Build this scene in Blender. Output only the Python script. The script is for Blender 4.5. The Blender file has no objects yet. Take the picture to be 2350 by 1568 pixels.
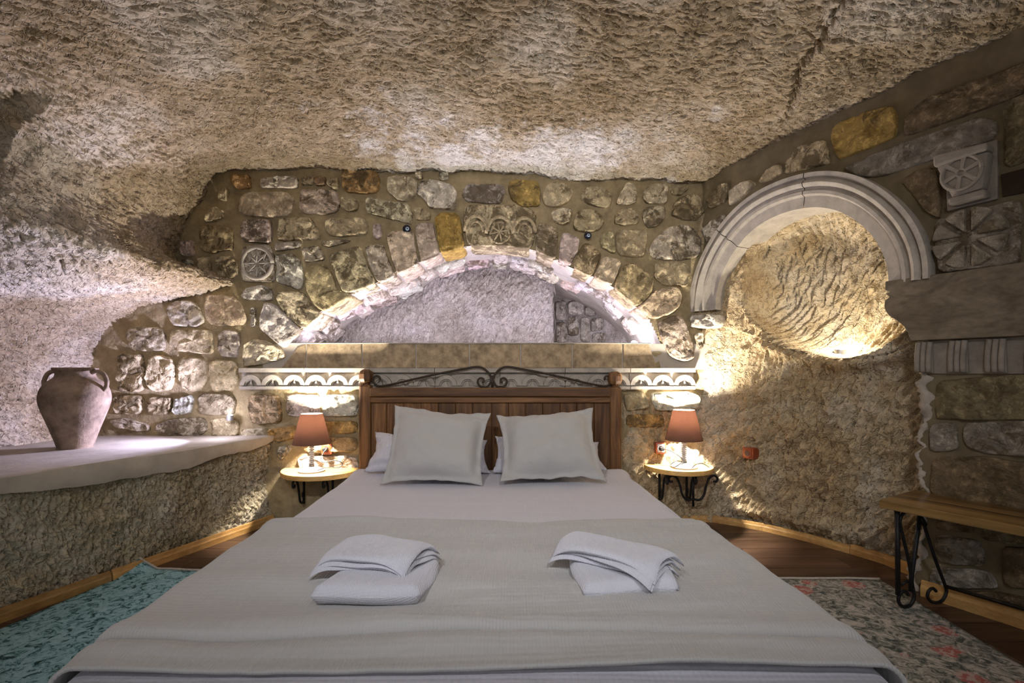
import bpy, bmesh, math, random
import numpy as np
from mathutils import Vector, Matrix

# ------------------------------------------------------------------ camera, world, lights, exposure
S = bpy.context.scene
COL = S.collection
F = 1150.0                      # focal length in pixels of the 2350 x 1568 frame
CXP, HZ = 1175.0, 855.0         # principal column and horizon row
cam = bpy.data.objects.new('camera', bpy.data.cameras.new('camera'))
cam.data.sensor_width = 36.0
cam.data.lens = 36.0 * F / 2350.0
cam.data.shift_y = (HZ - 784.0) / 2350.0
cam.data.clip_start = 0.02
cam.location = (0, 0, 1.0)
cam.rotation_euler = (math.pi / 2, 0, 0)
COL.objects.link(cam)
S.camera = cam

world = bpy.data.worlds.new('world')
S.world = world
world.use_nodes = True
world.node_tree.nodes['Background'].inputs[0].default_value = (0.93, 0.93, 1.0, 1)
world.node_tree.nodes['Background'].inputs[1].default_value = 0.45
S.view_settings.view_transform = 'Standard'
S.view_settings.look = 'None'
S.view_settings.gamma = 1.0
S.view_settings.use_curve_mapping = False
S.view_settings.exposure = 0.0
S.cycles.use_denoising = True
S.cycles.max_bounces = 8
S.cycles.diffuse_bounces = 3
S.cycles.adaptive_threshold = 0.10
S.cycles.sample_clamp_indirect = 6.0


def add_light(name, kind, loc, power, color, size=0.03, rot=None, spot=None):
    d = bpy.data.lights.new(name, kind)
    d.energy = power
    d.color = color
    if kind == 'AREA':
        d.size = size
    else:
        d.shadow_soft_size = size
    if spot:
        d.spot_size, d.spot_blend = spot
    o = bpy.data.objects.new(name, d)
    o.location = loc
    if rot:
        o.rotation_euler = rot
    COL.objects.link(o)
    return o


COOL = (0.78, 0.75, 1.0)
WARM = (1.0, 0.92, 0.82)
WHITE = (1.0, 0.95, 0.86)
# unseen spots added behind the camera to brighten the bed
def aim(loc, to):
    return (Vector(to) - Vector(loc)).to_track_quat('-Z', 'Y').to_euler()


for lx, tx in ((-0.75, -0.35), (0.35, 0.5)):
    add_light('bed_fill_spot', 'SPOT', (lx, -0.35, 2.22), 84, (0.93, 0.93, 1.0), 0.06, aim((lx, -0.35, 2.22), (tx, 2.5, 0.98)), (math.radians(76), 0.8))
add_light('fill_lamp', 'POINT', (-0.2, -0.9, 1.6), 5, (1.0, 0.96, 0.92), 0.15)  # weak unseen fill light added behind the camera
# small uplights standing in the niches
add_light('shelf_uplight_glow', 'POINT', (-1.86, 3.17, 0.73), 2.5, COOL, 0.02)
add_light('shelf_uplight_beam', 'SPOT', (-1.86, 3.17, 0.73), 75, (0.64, 0.62, 1.0), 0.02, aim((-1.86, 3.17, 0.73), (-2.75, 2.45, 1.25)), (math.radians(140), 0.6))
add_light('arch_uplight_glow', 'POINT', (0.90, 3.66, 1.27), 6, COOL, 0.02)
add_light('rock_niche_uplight_glow', 'POINT', (1.90, 2.86, 1.19), 6, WHITE, 0.02)

# ------------------------------------------------------------------ helpers
rng = np.random.RandomState(7)
random.seed(7)
YB = 3.35                       # depth of the back wall


def W(px, py, Y):
    return Vector(((px - CXP) / F * Y, Y, 1.0 - (py - HZ) / F * Y))


def HB(px, py, Y=YB):
    v = W(px, py, Y)
    return (v.x, v.z)


# right wall plane: s along the wall from the corner, h out of the wall into the room
RO = Vector((1.27, YB, 0.0))
_t = Vector((0.55, -1.0, 0)).normalized()
RT = _t
RN = Vector((_t.y, -_t.x, 0))   # points into the room (-x, -y)


def RP(s, z, h=0.0):
    p = RO + RT * s + RN * h
    return (p.x, p.y, z)


def RS(px, py):
    k = (px - CXP) / F
    s = (RO.y * k - RO.x) / (RT.x - RT.y * k)
    Y = RO.y + RT.y * s
    return (s, 1.0 - (py - HZ) / F * Y)


# left lower wall
LO = Vector((-1.61, 3.36, 0.0))
LT = Vector((-0.345, -1.0, 0)).normalized()
LN = Vector((-LT.y, LT.x, 0))   # into the room (+x)


def LP(s, z, h=0.0):
    p = LO + LT * s + LN * h
    return (p.x, p.y, z)


_tab = np.random.RandomState(3).rand(64, 256, 256)


def vnoise(u, v, k):
    u = np.asarray(u, float); v = np.asarray(v, float)
    iu = np.floor(u).astype(int); iv = np.floor(v).astype(int)
    fu = u - iu; fv = v - iv
    fu = fu * fu * (3 - 2 * fu); fv = fv * fv * (3 - 2 * fv)
    T = _tab[k % 64]
    a = T[iu & 255, iv & 255]; b = T[(iu + 1) & 255, iv & 255]
    c = T[iu & 255, (iv + 1) & 255]; d = T[(iu + 1) & 255, (iv + 1) & 255]
    return (a * (1 - fu) + b * fu) * (1 - fv) + (c * (1 - fu) + d * fu) * fv - 0.5


def fbm(u, v, k, octv=4, gain=0.5):
    r = 0.0; a = 1.0; f = 1.0
    for i in range(octv):
        r = r + a * vnoise(np.asarray(u) * f + 11.3 * i + 40, np.asarray(v) * f + 7.7 * i + 40, k + i)
        a *= gain; f *= 2.03
    return r


def strokes(H, u0, v0, du, dv, n, L, Wd, ang, depth, seed, jit=0.25, mask=None):
    """pick and chisel cuts stamped into a height grid H[v, u]"""
    r = np.random.RandomState(seed)
    m, k = H.shape
    cu = r.rand(n) * k * du; cv = r.rand(n) * m * dv
    for i in range(n):
        if mask is not None and not mask(u0 + cu[i], v0 + cv[i]):
            continue
        a = ang(u0 + cu[i], v0 + cv[i]) + r.normal() * jit
        l = L[0] + (L[1] - L[0]) * r.rand(); w = Wd[0] + (Wd[1] - Wd[0]) * r.rand()
        d = depth * (0.45 + 0.75 * r.rand())
        hu = (abs(math.cos(a)) * l + abs(math.sin(a)) * w * 2) * 0.5 + w
        hv = (abs(math.sin(a)) * l + abs(math.cos(a)) * w * 2) * 0.5 + w
        i0 = max(0, int((cv[i] - hv) / dv)); i1 = min(m, int((cv[i] + hv) / dv) + 2)
        j0 = max(0, int((cu[i] - hu) / du)); j1 = min(k, int((cu[i] + hu) / du) + 2)
        if i1 <= i0 or j1 <= j0:
            continue
        U = (np.arange(j0, j1) * du - cu[i])[None, :]
        V = (np.arange(i0, i1) * dv - cv[i])[:, None]
        al = (U * math.cos(a) + V * math.sin(a)) / (l * 0.5)
        ac = (-U * math.sin(a) + V * math.cos(a)) / w
        g = np.clip(1 - al * al, 0, 1) * np.where(ac < 0, np.clip(1 + ac * 2.2, 0, 1), np.clip(1 - ac, 0, 1))
        H[i0:i1, j0:j1] = np.minimum(H[i0:i1, j0:j1], -d * g)
    return H


def link(o, parent=None):
    COL.objects.link(o)
    if parent is not None:
        o.parent = parent
        o.matrix_parent_inverse = parent.matrix_world.inverted() if False else Matrix.Identity(4)
    return o


def tag(o, label=None, cat=None, group=None, kind=None):
    if label: o['label'] = label
    if cat: o['category'] = cat
    if group: o['group'] = group
    if kind: o['kind'] = kind
    return o


def empty(name, loc=(0, 0, 0), rz=0.0):
    o = bpy.data.objects.new(name, None)
    o.location = loc
    o.rotation_euler = (0, 0, rz)
    o.empty_display_size = 0.05
    COL.objects.link(o)
    return o


def obj(name, me, mat, parent=None, color=None, loc=None):
    o = bpy.data.objects.new(name, me)
    if mat and not me.materials:
        me.materials.append(mat)
    if loc is not None:
        o.location = loc
    if color:
        o.color = (*color, 1)
    link(o, parent)
    return o


def mesh(name, verts, faces, smooth=True):
    me = bpy.data.meshes.new(name)
    me.from_pydata([tuple(map(float, v)) for v in verts], [], faces)
    me.update()
    if smooth: me.shade_smooth()
    return me


def grid_mesh(name, P, keep=None, flip=False):
    """P[m, n, 3] -> quad mesh (fast)"""
    m, n = P.shape[:2]
    I = np.arange(m * n).reshape(m, n)
    q = np.stack([I[:-1, :-1], I[:-1, 1:], I[1:, 1:], I[1:, :-1]], -1)
    q = q.reshape(-1, 4) if keep is None else q[keep]
    if flip:
        q = q[:, ::-1]
    used = np.unique(q)
    remap = np.zeros(m * n, int); remap[used] = np.arange(len(used))
    V = P.reshape(-1, 3)[used]; q = remap[q]
    me = bpy.data.meshes.new(name)
    me.vertices.add(len(V)); me.vertices.foreach_set('co', V.astype(np.float32).ravel())
    me.loops.add(q.size); me.loops.foreach_set('vertex_index', q.astype(np.int32).ravel())
    me.polygons.add(len(q)); me.polygons.foreach_set('loop_start', np.arange(0, q.size, 4, dtype=np.int32))
    me.update(calc_edges=True); me.validate()
    me.shade_smooth()
    return me


def disp(P, H, sign=1.0):
    """displace a grid along its own normals"""
    gu = np.gradient(P, axis=1); gv = np.gradient(P, axis=0)
    N = np.cross(gu, gv); N /= np.maximum(np.linalg.norm(N, axis=2, keepdims=True), 1e-9)
    return P + N * (H * sign)[..., None]


class MB:
    """collects shapes into one mesh"""
    def __init__(self): self.v = []; self.f = []

    def add(self, v, f):
        o = len(self.v)
        self.v += [tuple(map(float, p)) for p in v]
        self.f += [tuple(i + o for i in q) for q in f]
        return self

    def box(self, c, s, M=None):
        x, y, z = c; a, b, d = s[0] / 2, s[1] / 2, s[2] / 2
        v = [(x - a, y - b, z - d), (x + a, y - b, z - d), (x + a, y + b, z - d), (x - a, y + b, z - d),
             (x - a, y - b, z + d), (x + a, y - b, z + d), (x + a, y + b, z + d), (x - a, y + b, z + d)]
        if M: v = [M @ Vector(p) for p in v]
        return self.add(v, [(0, 3, 2, 1), (4, 5, 6, 7), (0, 1, 5, 4), (1, 2, 6, 5), (2, 3, 7, 6), (3, 0, 4, 7)])

    def tube(self, pts, r, n=8, taper=None):
        pts = [Vector(p) for p in pts]
        N = len(pts); rings = []
        up = Vector((0, 0, 1)); last = None
        for i, p in enumerate(pts):
            t = (pts[min(i + 1, N - 1)] - pts[max(i - 1, 0)])
            t = t.normalized() if t.length > 1e-9 else Vector((0, 0, 1))
            if last is None:
                a = up if abs(t.z) < 0.9 else Vector((1, 0, 0))
                b = t.cross(a).normalized()
            else:
                b = (last - t * last.dot(t))
                b = b.normalized() if b.length > 1e-6 else t.orthogonal().normalized()
            last = b; c = t.cross(b)
            rr = r if taper is None else r * taper(i / (N - 1))
            rings.append([p + (b * math.cos(k * 2 * math.pi / n) + c * math.sin(k * 2 * math.pi / n)) * rr for k in range(n)])
        v = [q for R in rings for q in R]; f = []
        for i in range(N - 1):
            for k in range(n):
                f.append((i * n + k, i * n + (k + 1) % n, (i + 1) * n + (k + 1) % n, (i + 1) * n + k))
        f.append(tuple(range(n - 1, -1, -1))); f.append(tuple((N - 1) * n + k for k in range(n)))
        return self.add(v, f)

    def lathe(self, prof, n=32, c=(0, 0, 0), cap=True):
        v = []; f = []
        m = len(prof)
        for (r, z) in prof:
            for k in range(n):
                a = 2 * math.pi * k / n
                v.append((c[0] + r * math.cos(a), c[1] + r * math.sin(a), c[2] + z))
        for i in range(m - 1):
            for k in range(n):
                f.append((i * n + k, i * n + (k + 1) % n, (i + 1) * n + (k + 1) % n, (i + 1) * n + k))
        if cap:
            f.append(tuple(range(n - 1, -1, -1))); f.append(tuple((m - 1) * n + k for k in range(n)))
        return self.add(v, f)

    def prism(self, poly, fm, h0, h1):
        """polygon (2D) extruded from height h0 to h1, mapped by fm(u, v, h)"""
        n = len(poly)
        v = [fm(p[0], p[1], h0) for p in poly] + [fm(p[0], p[1], h1) for p in poly]
        f = [tuple(range(n - 1, -1, -1)), tuple(range(n, 2 * n))] + [(i, (i + 1) % n, n + (i + 1) % n, n + i) for i in range(n)]
        return self.add(v, f)

    def build(self, name, mat, parent=None, smooth=False, bevel=0.0, color=None, seg=2, auto=None):
        me = mesh(name, self.v, self.f, smooth)
        bm = bmesh.new(); bm.from_mesh(me)
        bmesh.ops.recalc_face_normals(bm, faces=bm.faces)
        if bevel > 0:
            ed = [e for e in bm.edges if len(e.link_faces) == 2 and e.calc_face_angle(0) > 0.6]
            bmesh.ops.bevel(bm, geom=ed, offset=bevel, segments=seg, affect='EDGES', profile=0.5, clamp_overlap=True)
        bm.to_mesh(me); bm.free()
        if auto or (smooth and bevel > 0):
            me.shade_smooth()
            me.set_sharp_from_angle(angle=math.radians(auto or 40))
        return obj(name, me, mat, parent, color)


def arc(c, r, a0, a1, n):
    return [(c[0] + r * math.cos(a0 + (a1 - a0) * i / n), c[1] + r * math.sin(a0 + (a1 - a0) * i / n)) for i in range(n + 1)]


def spiral(c, r0, r1, a0, a1, n):
    out = []
    for i in range(n + 1):
        t = i / n; r = r0 + (r1 - r0) * t; a = a0 + (a1 - a0) * t
        out.append((c[0] + r * math.cos(a), c[1] + r * math.sin(a)))
    return out


def crom(pts, n=8):
    """Catmull-Rom through points of any dimension"""
    P = [np.array(p, float) for p in pts]
    P = [2 * P[0] - P[1]] + P + [2 * P[-1] - P[-2]]
    out = []
    for i in range(1, len(P) - 2):
        for k in range(n):
            t = k / n
            out.append(0.5 * ((2 * P[i]) + (-P[i - 1] + P[i + 1]) * t + (2 * P[i - 1] - 5 * P[i] + 4 * P[i + 1] - P[i + 2]) * t * t
                              + (-P[i - 1] + 3 * P[i] - 3 * P[i + 1] + P[i + 2]) * t ** 3))
    out.append(P[-2])
    return [tuple(p) for p in out]


# ------------------------------------------------------------------ materials
class NT:
    def __init__(self, name):
        self.m = bpy.data.materials.new(name); self.m.use_nodes = True
        self.t = self.m.node_tree; self.b = self.t.nodes['Principled BSDF']
        self.out = self.t.nodes['Material Output']
        self.b.inputs['Roughness'].default_value = 0.85
        self.b.inputs['Specular IOR Level'].default_value = 0.25

    def n(self, typ, **kw):
        x = self.t.nodes.new(typ)
        for k, v in kw.items():
            if k.startswith('i_'):
                x.inputs[k[2:].replace('_', ' ')].default_value = v
            else:
                setattr(x, k, v)
        return x

    def l(self, a, b): self.t.links.new(a, b)

    def coord(self, scale=(1, 1, 1), kind='Object', rnd=False):
        c = self.n('ShaderNodeTexCoord'); mp = self.n('ShaderNodeMapping')
        mp.inputs['Scale'].default_value = scale
        self.l(c.outputs[kind], mp.inputs['Vector'])
        if rnd:
            oi = self.n('ShaderNodeObjectInfo'); mu = self.n('ShaderNodeMath', operation='MULTIPLY')
            mu.inputs[1].default_value = 53.0
            self.l(oi.outputs['Random'], mu.inputs[0]); self.l(mu.outputs[0], mp.inputs['Location'])
        return mp.outputs[0]

    def noise(self, vec, scale, detail=6, rough=0.6, dist=0.0):
        x = self.n('ShaderNodeTexNoise')
        x.inputs['Scale'].default_value = scale; x.inputs['Detail'].default_value = detail
        x.inputs['Roughness'].default_value = rough; x.inputs['Distortion'].default_value = dist
        self.l(vec, x.inputs['Vector'])
        return x.outputs['Fac']

    def ramp(self, fac, stops):
        r = self.n('ShaderNodeValToRGB'); e = r.color_ramp.elements
        while len(e) < len(stops): e.new(0.5)
        for i, (p, c) in enumerate(stops):
            e[i].position = p; e[i].color = (*c, 1) if len(c) == 3 else c
        self.l(fac, r.inputs[0])
        return r.outputs[0]

    def mix(self, fac, a, b, mode='MIX'):
        x = self.n('ShaderNodeMix', data_type='RGBA', blend_type=mode)
        for s, q in ((x.inputs[0], fac), (x.inputs[6], a), (x.inputs[7], b)):
            if isinstance(q, (int, float)): s.default_value = q
            elif isinstance(q, tuple): s.default_value = (*q, 1) if len(q) == 3 else q
            else: self.l(q, s)
        return x.outputs[2]

    def math(self, op, a, b=0.0):
        x = self.n('ShaderNodeMath', operation=op)
        for s, q in ((x.inputs[0], a), (x.inputs[1], b)):
            if isinstance(q, (int, float)): s.default_value = q
            else: self.l(q, s)
        return x.outputs[0]

    def bump(self, height, strength=0.5, dist=0.01, prev=None):
        x = self.n('ShaderNodeBump')
        x.inputs['Strength'].default_value = strength; x.inputs['Distance'].default_value = dist
        self.l(height, x.inputs['Height'])
        if prev is not None: self.l(prev, x.inputs['Normal'])
        return x.outputs[0]

    def fin(self, color=None, normal=None, rough=None):
        if color is not None:
            if isinstance(color, tuple): self.b.inputs['Base Color'].default_value = (*color, 1)
            else: self.l(color, self.b.inputs['Base Color'])
        if normal is not None: self.l(normal, self.b.inputs['Normal'])
        if rough is not None: self.b.inputs['Roughness'].default_value = rough
        return self.m


def mat_rock(name, c0, c1, c2, s=1.6, stretch=(1, 1, 1), fine=70, pale=0.56, lit_bloom=False):
    """hewn tuff: large stains of three tones, fine grain, pits"""
    t = NT(name)
    v = t.coord(stretch)
    big = t.noise(v, s, 3, 0.62, 0.4)
    col = t.ramp(big, [(0.36, c0), (0.5, c1), (pale + 0.1, c2)])
    mid = t.noise(v, 14, 3, 0.7)
    col = t.mix(0.55, col, t.ramp(mid, [(0.3, (0.55, 0.5, 0.42)), (0.5, (0.95, 0.93, 0.9)), (0.7, (1.25, 1.22, 1.2))]), 'MULTIPLY')
    sp = t.noise(v, 90, 1, 0.8)
    col = t.mix(t.ramp(sp, [(0.62, (0, 0, 0)), (0.72, (1, 1, 1))]), col, t.mix(0.5, col, (0.72, 0.67, 0.58)))
    if lit_bloom:  # pale deposit plus lamp brightening by the back wall, painted into the colour
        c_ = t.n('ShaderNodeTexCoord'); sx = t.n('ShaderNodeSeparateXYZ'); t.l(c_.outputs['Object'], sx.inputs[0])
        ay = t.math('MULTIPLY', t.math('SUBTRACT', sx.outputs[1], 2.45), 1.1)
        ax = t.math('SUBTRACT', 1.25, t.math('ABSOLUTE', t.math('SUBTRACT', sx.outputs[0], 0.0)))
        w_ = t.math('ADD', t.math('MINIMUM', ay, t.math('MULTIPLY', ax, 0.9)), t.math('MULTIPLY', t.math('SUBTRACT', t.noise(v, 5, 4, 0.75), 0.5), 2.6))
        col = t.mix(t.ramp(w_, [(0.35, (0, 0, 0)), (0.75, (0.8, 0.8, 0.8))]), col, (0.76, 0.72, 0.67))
    f1 = t.noise(v, fine, 4, 0.75)
    f2 = t.noise(v, 22, 2, 0.6)
    pv = t.coord((stretch[0] * 26, stretch[1] * 40, stretch[2] * 30))
    pit = t.ramp(t.noise(pv, 1.0, 2, 0.6, 0.8), [(0.40, (0, 0, 0)), (0.52, (1, 1, 1))])
    n = t.bump(f2, 0.6, 0.018)
    n = t.bump(pit, 0.75, 0.012, n)
    n = t.bump(f1, 0.8, 0.007, n)
    return t.fin(col, n, 0.95)


M = {}
M['ceiling'] = mat_rock('ceiling_rock', (0.33, 0.25, 0.145), (0.44, 0.35, 0.23), (0.60, 0.53, 0.43), 1.5, (1, 1, 1), 60, lit_bloom=True)
M['rock_right'] = mat_rock('right_rock', (0.50, 0.36, 0.19), (0.60, 0.475, 0.29), (0.68, 0.59, 0.45), 1.8)
M['rock_left'] = mat_rock('left_rock', (0.36, 0.295, 0.165), (0.52, 0.44, 0.29), (0.66, 0.59, 0.46), 2.0)
M['rock_niche'] = mat_rock('niche_rock', (0.40, 0.35, 0.29), (0.48, 0.43, 0.37), (0.58, 0.53, 0.48), 2.0)


def mat_stone():
    t = NT('stone')
    v = t.coord(rnd=True)
    oi = t.n('ShaderNodeObjectInfo')
    base = oi.outputs['Color']
    a = t.noise(v, 13, 4, 0.72, 0.3)
    col = t.mix(1.0, base, t.ramp(a, [(0.30, (0.5, 0.46, 0.40)), (0.5, (1, 1, 1)), (0.70, (1.3, 1.3, 1.3))]), 'MULTIPLY')
    # lichen blotches, more on some stones than on others
    b = t.noise(v, 8, 4, 0.8, 0.6)
    thr = t.math('MULTIPLY', oi.outputs['Random'], 0.15)
    bb = t.math('ADD', b, thr)
    col = t.mix(t.ramp(bb, [(0.60, (0, 0, 0)), (0.67, (0.8, 0.8, 0.8))]), col, (0.11, 0.08, 0.04))
    c = t.noise(v, 26, 4, 0.8, 0.5)
    col = t.mix(t.ramp(c, [(0.54, (0, 0, 0)), (0.60, (0.7, 0.7, 0.7))]), col, t.mix(1.0, col, (1.75, 1.75, 1.75), 'MULTIPLY'))
    f1 = t.noise(v, 42, 4, 0.8)
    n = t.bump(t.noise(v, 18, 2), 0.7, 0.022)
    n = t.bump(c, 0.6, 0.012, n)
    n = t.bump(f1, 0.9, 0.010, n)
    return t.fin(col, n, 0.93)


M['stone'] = mat_stone()


def mat_plain(name, c, var=0.25, s=12, bump=0.4, bd=0.004, fs=60, rough=0.9):
    t = NT(name); v = t.coord()
    a = t.noise(v, s, 3, 0.7)
    lo = tuple(x * (1 - var) for x in c); hi = tuple(min(1, x * (1 + var)) for x in c)
    col = t.ramp(a, [(0.3, lo), (0.5, c), (0.72, hi)])
    return t.fin(col, t.bump(t.noise(v, fs, 4, 0.7), bump, bd), rough)


M['mortar_shaded'] = mat_plain('shaded_mortar', (0.19, 0.15, 0.085), 0.25, 6, 0.7, 0.006, 45)  # soot tone plus light falloff at the right, put into the mortar colour
M['mortar'] = mat_plain('mortar', (0.37, 0.29, 0.16), 0.3, 9, 0.9, 0.012, 38)
M['plaster'] = mat_plain('plaster', (0.50, 0.45, 0.37), 0.16, 7, 0.35, 0.004, 40)
M['limestone'] = mat_plain('limestone', (0.44, 0.39, 0.32), 0.2, 14, 0.6, 0.004, 70)
M['limestone_shaded'] = mat_plain('shaded_limestone', (0.29, 0.25, 0.20), 0.22, 14, 0.6, 0.004, 70)  # limestone copy darkened for light falloff and vignetting at the right
M['travertine'] = mat_plain('travertine', (0.40, 0.30, 0.18), 0.45, 16, 0.5, 0.004, 60)
M['slot'] = mat_plain('slot_wood', (0.04, 0.025, 0.015), 0.3)
M['iron'] = mat_plain('wrought_iron', (0.012, 0.011, 0.010), 0.3, 40, 0.4, 0.002, 120, 0.45)
M['bronze_iron'] = mat_plain('bronzed_iron', (0.045, 0.03, 0.018), 0.3, 40, 0.4, 0.002, 120, 0.4)
M['clay'] = mat_plain('clay', (0.27, 0.20, 0.14), 0.5, 10, 0.7, 0.006, 45)


def mat_wood(name, c0, c1, c2, axis='x', scale=1.0, rough=0.5, spec=0.4, coat=0.0):
    t = NT(name)
    st = {'x': (1.2, 14, 14), 'y': (14, 1.2, 14), 'z': (14, 14, 1.2)}[axis]
    v = t.coord(tuple(q * scale for q in st), rnd=True)
    a = t.noise(v, 1.6, 6, 0.6, 1.0)
    col = t.ramp(a, [(0.3, c0), (0.5, c1), (0.68, c2)])
    g = t.noise(v, 9, 4, 0.6)
    col = t.mix(0.5, col, t.ramp(g, [(0.3, (0.6, 0.6, 0.6)), (0.6, (1.1, 1.1, 1.1))]), 'MULTIPLY')
    oi = t.n('ShaderNodeObjectInfo')
    hv = t.n('ShaderNodeHueSaturation'); t.l(col, hv.inputs['Color'])
    t.l(t.math('ADD', t.math('MULTIPLY', oi.outputs['Random'], 0.6), 0.7), hv.inputs['Value'])
    t.b.inputs['Specular IOR Level'].default_value = spec
    t.b.inputs['Coat Weight'].default_value = coat
    return t.fin(hv.outputs[0], t.bump(g, 0.25, 0.002), rough)


M['wood_bed_v'] = mat_wood('bed_wood_upright', (0.065, 0.026, 0.008), (0.165, 0.076, 0.024), (0.28, 0.14, 0.05), 'z')
M['wood_bed_h'] = mat_wood('bed_wood_rail', (0.065, 0.026, 0.008), (0.165, 0.076, 0.024), (0.28, 0.14, 0.05), 'x')
M['wood_table'] = mat_wood('table_wood', (0.62, 0.34, 0.09), (0.70, 0.42, 0.13), (0.75, 0.48, 0.17), 'x', 0.5)
M['wood_trim'] = mat_wood('trim_wood', (0.34, 0.18, 0.05), (0.46, 0.26, 0.085), (0.55, 0.34, 0.12), 'y', 0.6)
M['wood_bench'] = mat_wood('bench_wood', (0.05, 0.022, 0.006), (0.27, 0.155, 0.045), (0.37, 0.23, 0.08), 'y', 0.55, 0.35, 0.5)
M['wood_floor'] = mat_wood('floor_wood', (0.035, 0.018, 0.010), (0.075, 0.040, 0.023), (0.125, 0.070, 0.042), 'x', 0.5, 0.38)
M['wood_beam'] = mat_wood('beam_wood', (0.10, 0.078, 0.05), (0.17, 0.135, 0.09), (0.22, 0.18, 0.125), 'y', 0.5, 0.8, 0.2)  # beam tone lowered with the masonry for light falloff


def mat_cloth(name, c, fx=90.0, fy=60.0, bs=0.5, bd=0.002, sheen=0.3, wr=0.3, seersucker=True):
    t = NT(name)
    c_ = t.n('ShaderNodeTexCoord')
    sx = t.n('ShaderNodeSeparateXYZ'); t.l(c_.outputs['Object'], sx.inputs[0])
    wx = t.math('SINE', t.math('MULTIPLY', sx.outputs[0], fx * 2 * math.pi))
    wy = t.math('SINE', t.math('MULTIPLY', sx.outputs[1], fy * 2 * math.pi))
    v = t.coord()
    wn = t.noise(v, 7, 5, 0.55, 0.5)
    hgt = t.math('ADD', wx, t.math('MULTIPLY', wy, 0.6))
    n = t.bump(wn, wr, 0.03)
    n = t.bump(hgt, bs, bd, n)
    col = t.mix(t.math('MULTIPLY', t.noise(v, 300, 2, 0.5), 0.25), c, tuple(x * 0.8 for x in c))
    t.b.inputs['Sheen Weight'].default_value = sheen
    t.b.inputs['Specular IOR Level'].default_value = 0.1
    return t.fin(col, n, 0.95)


M['sheet'] = mat_cloth('white_sheet', (0.66, 0.65, 0.70), 70, 70, 0.35, 0.0015)
M['blanket'] = mat_cloth('cream_blanket', (0.53, 0.52, 0.495), 125, 60, 0.4, 0.0015)
M['linen'] = mat_cloth('linen', (0.55, 0.54, 0.51), 260, 260, 0.4, 0.0008)
M['pillowcase'] = mat_cloth('white_pillowcase', (0.68, 0.67, 0.72), 80, 80, 0.4, 0.0015)
M['towel'] = mat_cloth('terry', (0.74, 0.74, 0.80), 330, 330, 0.6, 0.001, 0.4, 0.15)


def mat_rug(name, stops, s, extra=None):
    t = NT(name); v = t.coord((1, 1, 1))
    a = t.noise(v, s, 6, 0.75, 1.2)
    col = t.ramp(a, stops)
    if extra:
        vo = t.n('ShaderNodeTexVoronoi'); vo.inputs['Scale'].default_value = extra[0]; t.l(t.coord((1, 1, 1)), vo.inputs['Vector'])
        d = t.math('ADD', vo.outputs['Distance'], t.math('MULTIPLY', t.noise(v, 30, 3, 0.8), 0.35))
        col = t.mix(t.ramp(d, [(0.47, (1, 1, 1)), (0.53, (0, 0, 0))]), col, t.mix(t.ramp(t.noise(v, 55, 2), [(0.46, (0, 0, 0)), (0.56, (1, 1, 1))]), extra[1], extra[2]))
    return t.fin(col, t.bump(t.noise(v, 180, 3), 0.6, 0.003), 1.0)


M['rug_teal'] = mat_rug('teal_rug', [(0.38, (0.02, 0.05, 0.05)), (0.44, (0.08, 0.19, 0.20)), (0.49, (0.27, 0.50, 0.56)), (0.66, (0.42, 0.64, 0.70))], 26)
M['rug_rose'] = mat_rug('rose_rug', [(0.40, (0.07, 0.08, 0.07)), (0.5, (0.28, 0.28, 0.24)), (0.60, (0.55, 0.50, 0.44))], 24, (7.0, (0.40, 0.13, 0.11), (0.48, 0.36, 0.31)))
M['binding'] = mat_plain('rug_binding', (0.52, 0.46, 0.38), 0.2, 60, 0.6, 0.002, 200)


def mat_shade():
    t = NT('lamp_shade')
    v = t.coord((1, 1, 1))
    w = t.noise(t.coord((60, 60, 200)), 3, 3, 0.6)
    col = t.ramp(w, [(0.3, (0.10, 0.072, 0.055)), (0.7, (0.16, 0.115, 0.09))])
    t.fin(col, None, 0.9)
    tr = t.n('ShaderNodeBsdfTranslucent'); t.l(t.mix(1.0, col, (1.0, 0.85, 0.8), 'MULTIPLY'), tr.inputs['Color'])
    mx = t.n('ShaderNodeMixShader'); mx.inputs[0].default_value = 0.40
    t.l(t.b.outputs[0], mx.inputs[1]); t.l(tr.outputs[0], mx.inputs[2]); t.l(mx.outputs[0], t.out.inputs['Surface'])
    return t.m


M['shade'] = mat_shade()


def mat_emit(name, c, s):
    t = NT(name)
    t.b.inputs['Emission Color'].default_value = (*c, 1); t.b.inputs['Emission Strength'].default_value = s
    return t.fin((0.8, 0.8, 0.8))


M['bulb'] = mat_emit('bulb_glass', WARM, 3500)
M['led'] = mat_emit('led_strip_glow', (0.75, 0.71, 1.0), 135)
M['lens_cool'] = mat_emit('uplight_lens_cool', (0.9, 0.88, 1.0), 18)
M['lens_white'] = mat_emit('uplight_lens_white', WHITE, 14)


def mat_simple(name, c, rough=0.4, metal=0.0, trans=0.0, spec=0.5):
    t = NT(name); t.b.inputs['Metallic'].default_value = metal
    t.b.inputs['Transmission Weight'].default_value = trans; t.b.inputs['Specular IOR Level'].default_value = spec
    v = t.coord(); n = t.noise(v, 60, 3)
    return t.fin(t.ramp(n, [(0.3, tuple(x * 0.92 for x in c)), (0.7, c)]), None, rough)


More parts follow.
